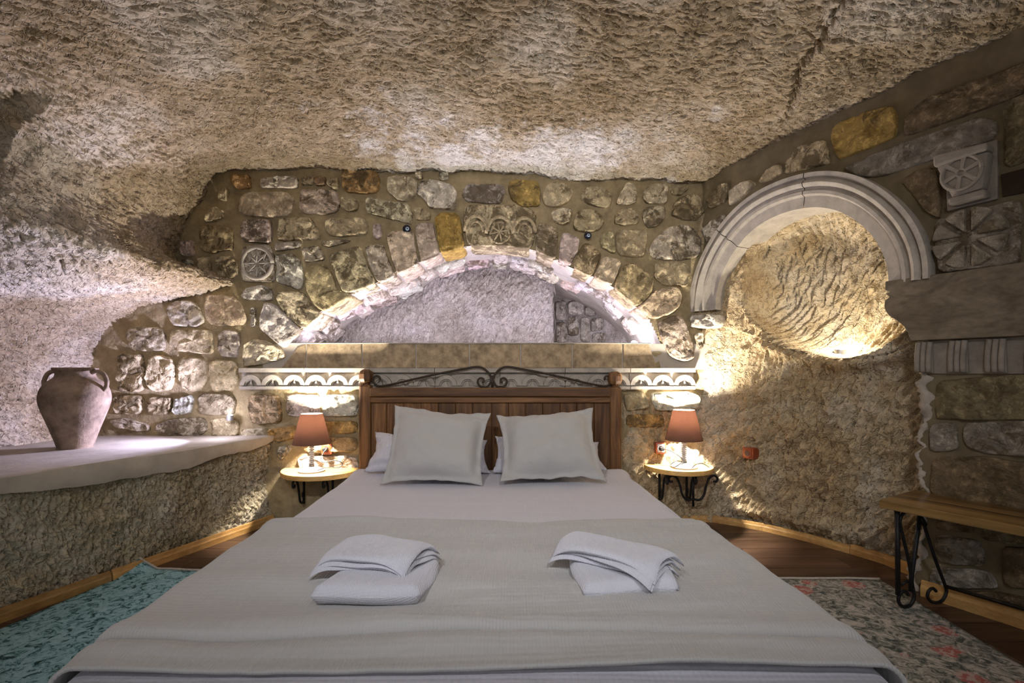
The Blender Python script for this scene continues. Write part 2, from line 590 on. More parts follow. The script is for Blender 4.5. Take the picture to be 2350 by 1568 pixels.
M['ceramic'] = mat_simple('pale_ceramic', (0.75, 0.73, 0.70), 0.25)
M['chrome'] = mat_simple('grey_metal', (0.35, 0.34, 0.33), 0.3, 0.7)
M['socket'] = mat_simple('brown_socket_plastic', (0.30, 0.065, 0.022), 0.35)
M['socket_dark'] = mat_simple('dark_socket_hole', (0.05, 0.012, 0.006), 0.5)
M['socket_white'] = mat_simple('white_socket_plastic', (0.75, 0.72, 0.68), 0.35)
M['cable'] = mat_simple('black_cable', (0.02, 0.02, 0.02), 0.5)
M['bead_navy'] = mat_simple('navy_glass', (0.006, 0.009, 0.022), 0.12)
M['bead_white'] = mat_simple('white_glass', (0.55, 0.62, 0.68), 0.15)
M['bead_blue'] = mat_simple('blue_glass', (0.10, 0.22, 0.32), 0.15)

# ------------------------------------------------------------------ stones
PAL = [(0.53, 0.435, 0.265), (0.56, 0.475, 0.32), (0.48, 0.385, 0.23), (0.60, 0.515, 0.37), (0.51, 0.425, 0.29), (0.46, 0.375, 0.22)]
ORANGE = (0.42, 0.26, 0.10)
YELLOW = (0.38, 0.255, 0.075)
PALE = (0.62, 0.555, 0.45)
OLIVE = (0.40, 0.325, 0.175)
BROWN = (0.36, 0.26, 0.145)
GREY = (0.50, 0.435, 0.335)


def stone(poly, fm, parent, h=0.022, depth=0.04, color=None, seed=0, rough=1.0, name='stone', N=34, soft=0.10, mat=None, flat=False):
    """one hand cut stone: rounded polygon outline, domed rough face, sides going back into the mortar"""
    r = np.random.RandomState(seed + 101)
    P = np.array(poly, float)
    for it in range(2):                               # round the corners
        Q = []
        for i in range(len(P)):
            a = P[i]; b = P[(i + 1) % len(P)]
            k = soft if it == 0 else 0.25
            Q += [a + (b - a) * k, b - (b - a) * k]
        P = np.array(Q)
    seg = np.linalg.norm(np.roll(P, -1, 0) - P, axis=1); cum = np.concatenate([[0], np.cumsum(seg)])
    tt = np.linspace(0, cum[-1], N, endpoint=False)
    PP = np.vstack([P, P[:1]])
    O = np.stack([np.interp(tt, cum, PP[:, 0]), np.interp(tt, cum, PP[:, 1])], 1)
    C = O.mean(0)
    size = math.sqrt(max(1e-6, np.prod(O.max(0) - O.min(0))))
    ang = np.arange(N)
    O = O + (O - C) * (fbm(ang * 0.45 + seed * 3.1, np.full(N, seed * 1.7), 5, 3)[:, None] * 0.08 * rough)
    rings = [(1.01, -depth), (1.0, h * 0.35), (0.975, h * 0.82), (0.94, h), (0.86, h), (0.74, h), (0.58, h), (0.40, h), (0.2, h)]
    if flat:
        rings = [(1.0, -depth), (1.0, h * 0.8), (0.985, h), (0.9, h), (0.7, h), (0.4, h)]
    verts = []
    pts2 = []
    for k, (sc, hh) in enumerate(rings):
        R = C + (O - C) * sc
        dz = np.full(N, hh)
        if k >= 1 and not flat:
            dz = dz + fbm(R[:, 0] * 26 + seed * 9.7, R[:, 1] * 26, 9, 3, 0.65) * h * 1.0 * rough * min(1, k / 2)
            dz = dz + (R[:, 1] - C[1]) / max(size, 1e-3) * r.uniform(-0.5, 0.5) * h + (R[:, 0] - C[0]) / max(size, 1e-3) * r.uniform(-0.5, 0.5) * h
        for i in range(N):
            pts2.append((R[i, 0], R[i, 1], dz[i]))
    pts2.append((C[0], C[1], h * (1.0 + (0 if flat else 0.3 * r.uniform(-1, 1)))))
    o3 = np.array(fm(C[0], C[1], 0.0))
    verts = [np.array(fm(*p)) - o3 for p in pts2]
    f = []
    for k in range(len(rings) - 1):
        for i in range(N):
            j = (i + 1) % N
            f.append((k * N + i, k * N + j, (k + 1) * N + j, (k + 1) * N + i))
    b = (len(rings) - 1) * N; c = len(rings) * N
    for i in range(N):
        f.append((b + i, b + (i + 1) % N, c))
    me = mesh(name, verts, f, not flat)
    if flat:
        me.shade_smooth(); me.set_sharp_from_angle(angle=math.radians(35))
    if color is None:
        base = PAL[r.randint(len(PAL))]
        g = r.uniform(0.85, 1.12)
        color = tuple(c_ * g for c_ in base)
    return obj(name, me, mat or M['stone'], parent, color, loc=tuple(o3))


def FB(x, z, h):                                      # back wall mapping
    return (x, YB - h, z)


def FR(s, z, h):                                      # right wall mapping
    return RP(s, z, h)

# ------------------------------------------------------------------ SETTING : back wall with the arch
ARCH_PX = [(640, 815), (655, 798), (699, 759), (742, 719), (809, 680), (870, 654), (964, 606), (1040, 575), (1100, 567), (1150, 567),
           (1221, 579), (1317, 620), (1401, 658), (1455, 704), (1487, 735), (1512, 785), (1532, 825)]
ARCH = np.array([HB(*p) for p in ARCH_PX])
ZL = 1.19                                             # top of the ledge under the arch
ZF0, ZF1 = 0.888, 1.028                               # carved frieze


def arch_z(x):
    return np.interp(x, ARCH[:, 0], ARCH[:, 1], left=0, right=0)


du = 0.012
xs = np.arange(-2.98, 1.50, du); zs = np.arange(-0.05, 2.50, du)
X, Z = np.meshgrid(xs, zs)
Hb = fbm(X * 5, Z * 5, 2, 4) * 0.02 + fbm(X * 30, Z * 30, 6, 2) * 0.006
Hs = np.zeros_like(X)
_j = int((0.68 - xs[0]) / du); _i = int((0.90 - zs[0]) / du)
_hs = Hs[:_i, _j:]
strokes(_hs, xs[_j], zs[0], du, du, 750, (0.06, 0.16), (0.016, 0.030), lambda u, v: 1.25, 0.034, 5, 0.2)
Hs[:_i, _j:] = _hs
rockm = np.clip((X - 0.72) / 0.05, 0, 1) * np.clip((0.87 - Z) / 0.03, 0, 1)
Hb = Hb * (1 - 0.3 * rockm) + Hs * rockm + rockm * 0.02
P = np.stack([X, np.full_like(X, YB) - Hb, Z], -1)
xc_ = (X[:-1, :-1] + X[1:, 1:]) / 2; zc_ = (Z[:-1, :-1] + Z[1:, 1:]) / 2
keep = ~((zc_ > ZL - 0.05) & (zc_ < arch_z(xc_) + 0.012))
wall_back = obj('wall_back', grid_mesh('wall_back', P, keep, flip=True), M['mortar'])
tag(wall_back, 'rubble stone back wall with a wide arched niche above the bed', 'wall', kind='structure')
# hewn rock dado beside the bed is a material region of the same wall
wall_back.data.materials.append(M['rock_right'])
_me = wall_back.data
_c = np.zeros(len(_me.polygons) * 3, np.float32); _me.polygons.foreach_get('center', _c); _c = _c.reshape(-1, 3)
_mi = ((_c[:, 0] > 0.745 + 0.03 * np.sin(_c[:, 2] * 23)) & (_c[:, 2] < 0.835 + 0.02 * np.sin(_c[:, 0] * 31))).astype(np.int32)
_me.polygons.foreach_set('material_index', _mi)
_me.materials.append(M['plaster'])
_mi2 = np.where((np.abs(_c[:, 0] + 0.14) < 0.8) & (_c[:, 2] < 0.30), 2, _mi).astype(np.int32)
_me.polygons.foreach_set('material_index', _mi2)

# soffit of the arch
AP = np.array(crom([tuple(p) for p in ARCH], 10))
_d = np.gradient(AP, axis=0); _n = np.stack([_d[:, 1], -_d[:, 0]], 1); _n /= np.linalg.norm(_n, axis=1, keepdims=True)   # towards the opening
AL = np.concatenate([[0], np.cumsum(np.linalg.norm(np.diff(AP, axis=0), axis=1))])
ALEN = AL[-1]


def FA(u, v, h):
    """soffit mapping: u along the arch, v depth into the wall, h towards the opening"""
    x = np.interp(u, AL, AP[:, 0]); z = np.interp(u, AL, AP[:, 1])
    nx = np.interp(u, AL, _n[:, 0]); nz = np.interp(u, AL, _n[:, 1])
    return (x + nx * h, YB + v, z + nz * h)


us = np.linspace(0, ALEN, 260); vs = np.linspace(-0.01, 1.25, 90)
U, V = np.meshgrid(us, vs)
Hh = -0.014 + fbm(U * 6, V * 6, 12, 4) * 0.022
Pa = np.stack([np.interp(U, AL, AP[:, 0]) + np.interp(U, AL, _n[:, 0]) * Hh, YB + V, np.interp(U, AL, AP[:, 1]) + np.interp(U, AL, _n[:, 1]) * Hh], -1)
sof = obj('arch_soffit', grid_mesh('arch_soffit', Pa), M['plaster'], wall_back)

# ledge under the arch: slab top and travertine facing tiles
MB().box((-0.06, YB + 0.62, ZL - 0.085), (3.2, 1.26, 0.17)).build('arch_ledge', M['plaster'], wall_back)
TX = [(668, 705), (705, 832), (832, 956), (956, 1078), (1078, 1195), (1195, 1313), (1313, 1428), (1428, 1486)]
for i, (a, b) in enumerate(TX):
    xa, zt = HB(a, 787); xb, zb = HB(b, 845)
    g = 0.0035
    poly = [(xa + g, zb), (xb - g, zb), (xb - g, zt), (xa + g, zt)]
    if i == 0: poly = [(xa - 0.06, zb), (xb - g, zb), (xb - g, zt - 0.01), (xa + 0.05, zt - 0.03)]
    if i == 7: poly = [(xa + g, zb), (xb + 0.06, zb), (xb + 0.0, zt), (xa + g, zt)]
    o = MB().prism(poly, FB, -0.05, 0.014 + 0.003 * (i % 2)).build('travertine_tile', M['travertine'], wall_back, bevel=0.004)
MB().box((-0.27, YB + 0.075, ZL + 0.006), (2.15, 0.014, 0.008)).build('light_strip', M['led'], wall_back)
xa, zt = HB(668, 786.0); xb, _ = HB(1486, 786.0)
MB().box(((xa + xb) / 2, YB + 0.02, ZL + 0.004), (xb - xa + 0.04, 0.09, 0.008)).build('ledge_edging', M['plaster'], wall_back, bevel=0.003)

# stones of the back wall: polygon in photograph pixels, projected on the wall plane
ST = [
 ([(530,402),(575,402),(578,433),(545,436),(533,420)], ORANGE), ([(597,412),(625,408),(685,408),(684,434),(597,434)], PALE),
 ([(695,407),(721,407),(720,425),(694,427)], None), ([(725,408),(750,408),(748,428),(725,428)], BROWN),
 ([(757,410),(778,408),(780,436),(770,439),(753,427)], None),
 ([(783,393),(865,393),(873,410),(868,440),(855,446),(800,443),(784,430)], ORANGE),
 ([(550,455),(565,444),(600,442),(650,441),(672,449),(679,462),(668,492),(650,498),(620,500),(565,497),(549,487)], PAL[0]),
 ([(690,437),(778,437),(783,470),(775,488),(740,494),(700,492),(689,478)], GREY),
 ([(785,455),(815,453),(824,468),(820,485),(800,488),(784,478)], None),
 ([(557,506),(623,504),(625,550),(620,559),(557,558)], GREY), ([(640,508),(655,500),(715,499),(728,520),(740,550),(690,552),(638,554)], None),
 ([(752,508),(765,502),(845,500),(846,540),(790,545),(755,542),(748,525)], None),
 ([(634,560),(694,556),(688,570),(660,574),(634,578)], GREY), ([(740,555),(810,552),(790,560),(755,568),(738,562)], None),
 ([(635,583),(670,583),(695,600),(697,650),(690,668),(665,657),(636,648)], PALE),
 ([(697,570),(735,565),(746,590),(743,598),(700,604)], GREY),
 ([(458,545),(460,520),(500,515),(535,522),(540,545),(538,575),(505,580),(490,585),(463,575)], BROWN),
 ([(415,555),(446,553),(448,588),(425,590),(415,575)], PALE), ([(424,598),(443,597),(447,635),(440,636),(424,620)], PALE),
 ([(458,592),(488,590),(487,630),(460,634)], None), ([(497,592),(530,587),(548,600),(550,630),(535,640),(505,635)], None),
 ([(478,488),(495,475),(515,482),(516,500),(495,510),(475,510)], None), ([(506,432),(520,430),(526,440),(520,462),(506,460)], None),
 ([(890,408),(905,404),(950,410),(960,422),(956,450),(935,463),(915,462),(888,440)], None),
 ([(965,418),(990,415),(1040,425),(1050,440),(1045,485),(985,478),(970,455),(958,447)], PALE),
 ([(955,398),(968,396),(972,412),(957,414)], None), ([(1006,398),(1030,398),(1030,415),(1010,416)], PALE),
 ([(836,458),(870,458),(940,470),(948,490),(943,516),(900,505),(845,490),(838,475)], PAL[1]),
 ([(949,480),(975,480),(990,492),(987,506),(955,506)], None), ([(858,516),(875,514),(877,545),(868,551),(858,545)], PALE),
 ([(1065,430),(1072,423),(1150,425),(1160,440),(1150,470),(1070,466),(1060,452)], GREY),
 ([(1165,420),(1180,414),(1238,416),(1240,475),(1200,476),(1170,460)], YELLOW),
 ([(1255,425),(1275,418),(1300,420),(1316,445),(1305,465),(1280,478),(1250,475),(1243,450)], None),
 ([(1335,445),(1345,432),(1375,430),(1402,445),(1402,470),(1390,478),(1350,472),(1332,458)], None),
 ([(1425,440),(1435,422),(1452,420),(1462,450),(1460,465),(1440,472),(1414,470),(1415,458)], PAL[1]),
 ([(1475,440),(1490,425),(1528,420),(1533,440),(1528,470),(1480,468),(1473,455)], None),
 ([(1533,425),(1575,430),(1577,437),(1560,450),(1540,450)], None),
 ([(1545,470),(1555,455),(1590,445),(1605,460),(1612,490),(1595,510),(1565,508),(1540,495)], None),
 ([(1262,490),(1280,482),(1310,482),(1308,510),(1290,519),(1270,510)], None),
 ([(1318,500),(1325,485),(1355,480),(1380,492),(1388,510),(1375,528),(1350,535),(1320,530),(1314,515)], None),
 ([(1410,495),(1430,478),(1455,480),(1468,500),(1460,515),(1430,520),(1410,515)], None),
 ([(1475,480),(1495,474),(1525,478),(1525,500),(1510,520),(1485,524),(1472,505)], None),
 ([(1375,550),(1385,535),(1407,532),(1412,570),(1410,585),(1380,570)], OLIVE),
 ([(1413,528),(1480,527),(1486,535),(1480,580),(1475,592),(1420,588),(1414,570)], None),
 ([(1500,550),(1530,525),(1570,515),(1595,525),(1610,560),(1605,590),(1560,600),(1500,595),(1488,575)], PAL[3]),
 ([(1500,605),(1540,598),(1580,610),(1584,635),(1575,660),(1520,655),(1500,640)], None),
 ([(555,680),(565,662),(600,655),(625,660),(630,690),(590,690),(560,687)], PALE),
 ([(565,790),(580,778),(610,780),(655,802),(660,825),(620,833),(590,838),(565,842),(562,810)], None),
 ([(388,700),(400,692),(440,690),(460,705),(472,740),(450,751),(400,748),(388,730)], GREY),
 ([(472,685),(480,676),(540,680),(555,700),(572,735),(560,748),(500,750),(480,745),(472,730)], PAL[0]),
 ([(578,706),(588,706),(589,750),(577,752)], PALE), ([(290,760),(310,748),(370,752),(385,775),(382,805),(330,808),(295,795)], None),
 ([(392,762),(405,757),(490,757),(495,790),(492,815),(400,805),(392,790)], None), ([(503,765),(515,757),(550,760),(555,790),(545,820),(510,820),(500,800)], GREY),
 ([(275,820),(285,812),(330,815),(335,850),(330,890),(320,900),(280,900),(273,860)], None),
 ([(340,830),(360,815),(400,820),(405,860),(395,895),(355,900),(340,880)], None), ([(412,825),(425,818),(475,822),(478,870),(465,895),(430,900),(412,870)], None),
 ([(482,830),(500,825),(545,828),(548,870),(540,895),(490,897),(483,870)], None), ([(262,912),(280,906),(330,908),(332,940),(320,952),(270,950)], None),
 ([(340,915),(360,910),(398,912),(394,940),(385,952),(345,952)], None), ([(402,918),(440,905),(447,915),(440,948),(402,954)], PALE),
 ([(455,910),(470,903),(530,903),(545,920),(540,950),(500,955),(460,950)], None), ([(360,975),(400,960),(470,958),(480,985),(460,1000),(400,1000),(365,990)], None),
 ([(485,962),(520,958),(550,965),(550,1000),(490,1002)], None), ([(250,965),(290,958),(345,975),(350,988),(320,990),(262,980)], None),
 ([(556,985),(612,980),(615,1004),(560,1005)], None), ([(575,905),(640,905),(650,930),(648,970),(580,975),(572,940)], PAL[0]),
 ([(657,905),(736,905),(738,955),(660,955)], PALE), ([(745,905),(822,905),(822,955),(745,956)], PALE),
 ([(618,985),(680,975),(690,1000),(640,1015),(615,1005)], ORANGE), ([(692,966),(822,966),(822,994),(700,996)], ORANGE),
 ([(640,1025),(665,1022),(672,1030),(650,1055),(640,1050)], PALE), ([(695,1003),(822,1002),(822,1035),(700,1040)], BROWN),
 ([(680,1046),(822,1044),(822,1090),(690,1092)], PALE),
 ([(1432,905),(1480,900),(1490,935),(1435,945)], None), ([(1490,900),(1580,897),(1606,910),(1600,940),(1500,943)], PALE),
 ([(1432,952),(1520,950),(1525,978),(1436,980)], ORANGE),
 ([(1592,766),(1612,762),(1612,800),(1600,806)], None),
]
for i, (poly, c) in enumerate(ST):
    if c is not None:
        c = tuple(q * random.uniform(0.92, 1.08) for q in c)
    stone([HB(*p) for p in poly], FB, wall_back, h=0.020 + 0.012 * random.random(), seed=i, color=c)
# voussoirs of the arch, running back into the soffit
VO = [
 ([(610,695),(632,698),(665,728),(697,762),(668,793),(655,800),(625,778),(598,755),(600,725)], PALE),
 ([(640,668),(700,672),(722,710),(744,722),(702,758),(660,725),(636,690)], PAL[1]),
 ([(703,612),(745,606),(765,628),(775,668),(800,674),(812,681),(748,718),(726,706),(705,668)], PAL[2]),
 ([(757,592),(765,583),(828,565),(842,600),(867,654),(840,664),(792,679),(778,655),(770,625)], PAL[0]),
 ([(838,565),(880,560),(893,600),(905,628),(911,634),(870,655),(845,600)], GREY),
 ([(886,540),(905,531),(948,530),(954,562),(960,600),(964,608),(915,634),(903,605)], PAL[1]),
 ([(952,514),(994,512),(1001,548),(1010,582),(1009,588),(968,606),(960,570)], GREY),
 ([(997,500),(1012,491),(1053,491),(1062,530),(1067,570),(1011,587),(1004,545)], YELLOW),
 ([(1234,510),(1281,524),(1277,580),(1274,598),(1226,580)], PAL[2]),
 ([(1288,531),(1331,550),(1325,580),(1308,614),(1280,602)], GREY),
 ([(1337,560),(1356,562),(1381,583),(1372,610),(1355,636),(1314,618),(1322,590)], PAL[2]),
 ([(1383,587),(1427,600),(1415,630),(1403,657),(1360,639),(1372,612)], PAL[1]),
 ([(1447,600),(1500,637),(1495,670),(1472,700),(1457,703),(1407,662),(1418,630),(1430,610)], OLIVE),
 ([(1500,668),(1530,660),(1555,662),(1565,680),(1555,710),(1520,730),(1490,733),(1460,707),(1480,690)], PAL[0]),
 ([(1505,742),(1540,725),(1565,725),(1580,760),(1592,805),(1590,825),(1568,833),(1535,820),(1516,780)], GREY),
]
for i, (poly, c) in enumerate(VO):
    stone([HB(*p) for p in poly], FB, wall_back, h=0.03, depth=0.20 + 0.03 * (i % 3), seed=300 + i, color=tuple(q * random.uniform(0.95, 1.1) for q in c), name='voussoir', soft=0.13, rough=0.7)
# stones lining the soffit behind the voussoirs
rr = random.Random(4)
for row, (v0, v1) in enumerate(((0.24, 0.42), (0.44, 0.63))):
    u = 0.10 + 0.07 * row
    while u < ALEN - 0.25:
        w = rr.uniform(0.12, 0.24)
        if rr.random() < 0.86:
            a, b = v0 + rr.uniform(0, 0.02), v1 - rr.uniform(0, 0.03)
            stone([(u + 0.01, a), (u + w - 0.01, a + rr.uniform(-0.01, 0.01)), (u + w - 0.015, b), (u + 0.01, b - rr.uniform(0, 0.02))], FA, wall_back,
                  h=0.02, seed=400 + row * 40 + int(u * 30), color=tuple(q * rr.uniform(0.95, 1.1) for q in PALE), name='soffit_stone', N=22)
        u += w

# back of the arch niche: hewn rock, and a deeper stone corner to the right
du = 0.006
xs = np.arange(-1.75, 0.335, du); zs = np.arange(1.12, 2.05, du)
X, Z = np.meshgrid(xs, zs)
Hn = np.zeros_like(X)
strokes(Hn, xs[0], zs[0], du, du, 6500, (0.04, 0.12), (0.009, 0.018), lambda u, v: 1.15, 0.030, 11, 0.18)
Hn += fbm(X * 4, Z * 4, 14, 4) * 0.04
P = np.stack([X, np.full_like(X, 4.0) - Hn, Z], -1)
obj('niche_rock_face', grid_mesh('niche_rock_face', P, flip=True), M['rock_niche'], wall_back)
du = 0.012
ys = np.arange(3.97, 4.62, du); zs = np.arange(1.12, 2.05, du)
Yg, Z = np.meshgrid(ys, zs)
P = np.stack([0.335 + fbm(Yg * 8, Z * 8, 3, 3) * 0.02, Yg, Z], -1)
obj('niche_rock_return', grid_mesh('niche_rock_return', P), M['rock_niche'], wall_back)
xs = np.arange(0.28, 1.5, du)
X, Z = np.meshgrid(xs, zs)
P = np.stack([X, 4.55 - np.clip((X - 0.72) * 1.35, 0, 9) - fbm(X * 9, Z * 9, 5, 4) * 0.05, Z], -1)
obj('niche_corner_rock', grid_mesh('niche_corner_rock', P, flip=True), M['rock_niche'], wall_back)
for i, (px0, py0, px1, py1) in enumerate([(1276, 690, 1300, 735), (1276, 740, 1302, 786), (1305, 690, 1340, 722), (1305, 726, 1330, 770), (1334, 728, 1356, 786), (1344, 700, 1372, 724), (1358, 730, 1380, 760), (1360, 764, 1384, 788)]):
    Yk = 4.5
    a = HB(px0, py0, Yk); b = HB(px1, py1, Yk)
    stone([(a[0], b[1]), (b[0], b[1]), (b[0], a[1]), (a[0], a[1])], lambda x, z, h: (x, 4.55 - max(0, (x - 0.72) * 1.35) - h, z), wall_back, h=0.035, seed=500 + i, color=tuple(q * 0.8 for q in PALE), N=20, name='niche_stone')

# carved frieze: seven blocks of three little blind arches
UNIT = 0.1435
fx0 = -1.80
for b in range(7):
    m = MB()
    x0 = fx0 + b * 3 * UNIT; x1 = x0 + 3 * UNIT - 0.004
    m.box(((x0 + x1) / 2, YB + 0.008, (ZF0 + ZF1) / 2), (x1 - x0, 0.04, ZF1 - ZF0))
    m.box(((x0 + x1) / 2, YB - 0.02, ZF1 - 0.014), (x1 - x0, 0.06, 0.028))
    for k in range(3):
        cx = x0 + (k + 0.5) * UNIT
        zc = ZF0 + 0.024
        for (r0, r1, hh) in ((0.044, 0.0715, 0.040), (0.034, 0.044, 0.026)):
            out = arc((cx, zc), r1, 0, math.pi, 16) + arc((cx, zc), r0, math.pi, 0, 16)
            v0 = []
            m2 = []
            A = arc((cx, zc), r1, 0, math.pi, 16); B = arc((cx, zc), r0, 0, math.pi, 16)
            for i in range(16):
                m.prism([A[i], A[i + 1], B[i + 1], B[i]], FB, 0.0, hh)
        m.prism([(cx - 0.020, ZF0 + 0.002), (cx + 0.020, ZF0 + 0.002), (cx, ZF0 + 0.060)], FB, 0.0, 0.034)
    m.box(((x0 + x1) / 2, YB - 0.02, ZF0 + 0.010), (x1 - x0, 0.05, 0.020))
    m.build('frieze_block', M['limestone'], wall_back)

# spoked wheel block, keystone with little arches
o = stone([HB(*p) for p in [(557,565),(622,563),(630,590),(634,648),(557,648)]], FB, wall_back, h=0.018, seed=601, color=GREY, name='wheel_block', flat=True)
oc = o.location.copy()


def relief(name, parent, items, mat=None, fm=FB):
    m = MB()
    o3 = Vector(parent.location)
    for pts, r in items:
        m.tube([Vector(p) - o3 for p in pts], r, 6)
    return m.build(name, mat or M['limestone'], parent, smooth=True)


cx, cz = HB(594, 606)
R0 = 0.098
ring = [FB(cx + R0 * math.cos(a), cz + R0 * math.sin(a) * 1.05, 0.02) for a in np.linspace(0, 2 * math.pi, 41)]
items = [(ring, 0.014)]
for k in range(8):
    a = k * math.pi / 4
    items.append(([FB(cx, cz, 0.024), FB(cx + 0.9 * R0 * math.cos(a), cz + 0.95 * R0 * math.sin(a), 0.024)], 0.006))
    b = a + math.pi / 4
    p0 = (cx + 0.82 * R0 * math.cos(a), cz + 0.86 * R0 * math.sin(a)); p1 = (cx + 0.82 * R0 * math.cos(b), cz + 0.86 * R0 * math.sin(b))
    mid = (cx + 0.5 * R0 * math.cos((a + b) / 2), cz + 0.5 * R0 * math.sin((a + b) / 2))
    items.append(([FB(*q, 0.023) for q in crom([p0, mid, p1], 6)], 0.0055))
relief('wheel_relief', o, items)
o['label'] = 'grey block carved with an eight spoked wheel'

key = stone([HB(*p) for p in [(1062,480),(1078,472),(1200,471),(1232,488),(1232,520),(1224,577),(1150,566),(1073,568),(1064,520)]], FB, wall_back, h=0.03, depth=0.22, seed=602, color=PAL[0], name='keystone', soft=0.1)
items = []
for (px, py, r) in ((1093, 540, 24), (1147, 546, 28), (1203, 543, 23)):
    c = HB(px, py); k = YB / F
    a0, a1 = (0.15, math.pi - 0.15)
    items.append(([FB(c[0] + (r + 3) * k * math.cos(a), c[1] + (r + 16) * k * math.sin(a), 0.030) for a in np.linspace(a0, a1, 16)], 0.013))
    items.append(([FB(c[0] + (r - 7) * k * math.cos(a), c[1] + (r + 4) * k * math.sin(a), 0.028) for a in np.linspace(a0, a1, 16)], 0.009))
c = HB(1147, 536)
for k in range(8):
    a = k * math.pi / 4 + 0.2
    items.append(([FB(c[0], c[1], 0.032), FB(c[0] + 0.065 * math.cos(a), c[1] + 0.065 * math.sin(a), 0.032)], 0.0065))
items.append(([FB(c[0] + 0.07 * math.cos(a), c[1] + 0.075 * math.sin(a), 0.033) for a in np.linspace(-2.8, -0.3, 14)], 0.006))
relief('arcade_relief', key, items, M['stone']).color = (0.47, 0.38, 0.24, 1)
key['label'] = 'carved keystone with three small arches and a wheel'

# ------------------------------------------------------------------ SETTING : floor, ceiling and left cave wall
floor = MB().box((0, 1.1, -0.03), (6.4, 5.0, 0.03)).build('floor', M['wood_floor'])
tag(floor, 'dark brown wooden plank floor around the bed', 'floor', kind='structure')
pm = {}
y = 0.25; row = 0
while y < 3.45:
    x = -2.15 + (row % 3) * -0.35
    while x < 2.3:
        L = 1.15
        key_ = 'p'
        if key_ not in pm:
            q = MB().box((0, 0, 0), (L - 0.003, 0.137, 0.016))
            o = q.build('floor_plank', M['wood_floor'], floor, bevel=0.002, seg=1)
            pm[key_] = o.data
        else:
            o = obj('floor_plank', pm[key_], None, floor)
        o.location = (x + L / 2, y, -0.008)
        x += L
    y += 0.14; row += 1

PROF = {
 3.40: [(-2.80,.50),(-2.80,1.07),(-2.69,1.306),(-2.55,1.39),(-2.287,1.48),(-1.93,1.555),(-1.865,1.595),(-1.93,1.635),(-2.11,1.66),(-2.243,1.78),(-2.2,1.976),(-2.08,2.14),(-1.97,2.325),(-1.7,2.345),(-1.2,2.36),(-.5,2.335),(.3,2.305),(1.0,2.28),(1.6,2.28),(3.0,2.30)],
 2.60: [(-2.88,.50),(-2.88,1.00),(-2.77,1.25),(-2.60,1.37),(-2.33,1.46),(-2.08,1.54),(-1.99,1.60),(-2.03,1.67),(-2.08,1.75),(-2.10,1.86),(-2.05,2.00),(-1.95,2.15),(-1.80,2.28),(-1.55,2.35),(-1.1,2.38),(-.4,2.38),(.4,2.37),(1.1,2.34),(1.7,2.32),(3.0,2.30)],
 1.90: [(-2.98,.50),(-2.98,.95),(-2.88,1.2),(-2.68,1.35),(-2.45,1.46),(-2.25,1.55),(-2.14,1.63),(-2.12,1.72),(-2.12,1.81),(-2.10,1.92),(-2.03,2.04),(-1.92,2.15),(-1.76,2.25),(-1.5,2.32),(-1.05,2.36),(-.4,2.39),(.4,2.39),(1.1,2.36),(1.7,2.33),(3.0,2.30)],
 -1.3: [(-3.2,.50),(-3.2,.95),(-3.1,1.2),(-2.9,1.35),(-2.75,1.46),(-2.6,1.55),(-2.5,1.63),(-2.45,1.72),(-2.42,1.81),(-2.38,1.92),(-2.3,2.04),(-2.2,2.15),(-2.0,2.25),(-1.7,2.32),(-1.2,2.36),(-.4,2.39),(.4,2.39),(1.1,2.36),(1.7,2.33),(3.4,2.30)],
}


def resample(poly, n):
    p = np.array(crom(poly, 12)); s = np.concatenate([[0], np.cumsum(np.linalg.norm(np.diff(p, axis=0), axis=1))])
    t = np.linspace(0, s[-1], n)
    return np.stack([np.interp(t, s, p[:, 0]), np.interp(t, s, p[:, 1])], 1)


du = 0.0052
NT_ = int(7.6 / du)
ky = sorted(PROF.keys())
pf = {k: resample(PROF[k], NT_) for k in ky}
# keep matching features aligned between the sections: resample by control index, not by length
for k in ky:
    p = np.array(crom(PROF[k], 40)); ref = np.array(crom(PROF[2.60], 40))
    s = np.concatenate([[0], np.cumsum(np.linalg.norm(np.diff(ref, axis=0), axis=1))])
    t = np.linspace(0, s[-1], NT_)
    pf[k] = np.stack([np.interp(t, s, p[:, 0]), np.interp(t, s, p[:, 1])], 1)
yy = np.concatenate([np.linspace(-1.3, 1.2, 40)[:-1], np.arange(1.2, 3.52, du)])
CX = np.zeros((len(yy), NT_)); CZ = np.zeros((len(yy), NT_))
for j in range(len(yy)):
    yv = np.clip(yy[j], ky[0], ky[-1])
    i = min(len(ky) - 2, max(0, np.searchsorted(ky, yv) - 1))
    t = (yv - ky[i]) / (ky[i + 1] - ky[i]); t = t * t * (3 - 2 * t)
    CX[j] = pf[ky[i]][:, 0] * (1 - t) + pf[ky[i + 1]][:, 0] * t
    CZ[j] = pf[ky[i]][:, 1] * (1 - t) + pf[ky[i + 1]][:, 1] * t
YY = np.repeat(yy[:, None], NT_, 1)
TT = np.repeat((np.arange(NT_) * du)[None, :], len(yy), 0)
Pc = np.stack([CX, YY, CZ], -1)
j0 = 39
Hc = np.zeros((len(yy), NT_))
sub = Hc[j0:]
def cang(u, v):
    return float(np.interp(u, [0, 1.9, 2.4, 3.0, 4.0, 6.5], [1.9, 1.8, 1.15, 0.75, 0.3, 0.1])) + 0.7 * float(vnoise(u * 0.9, v * 0.9, 8))


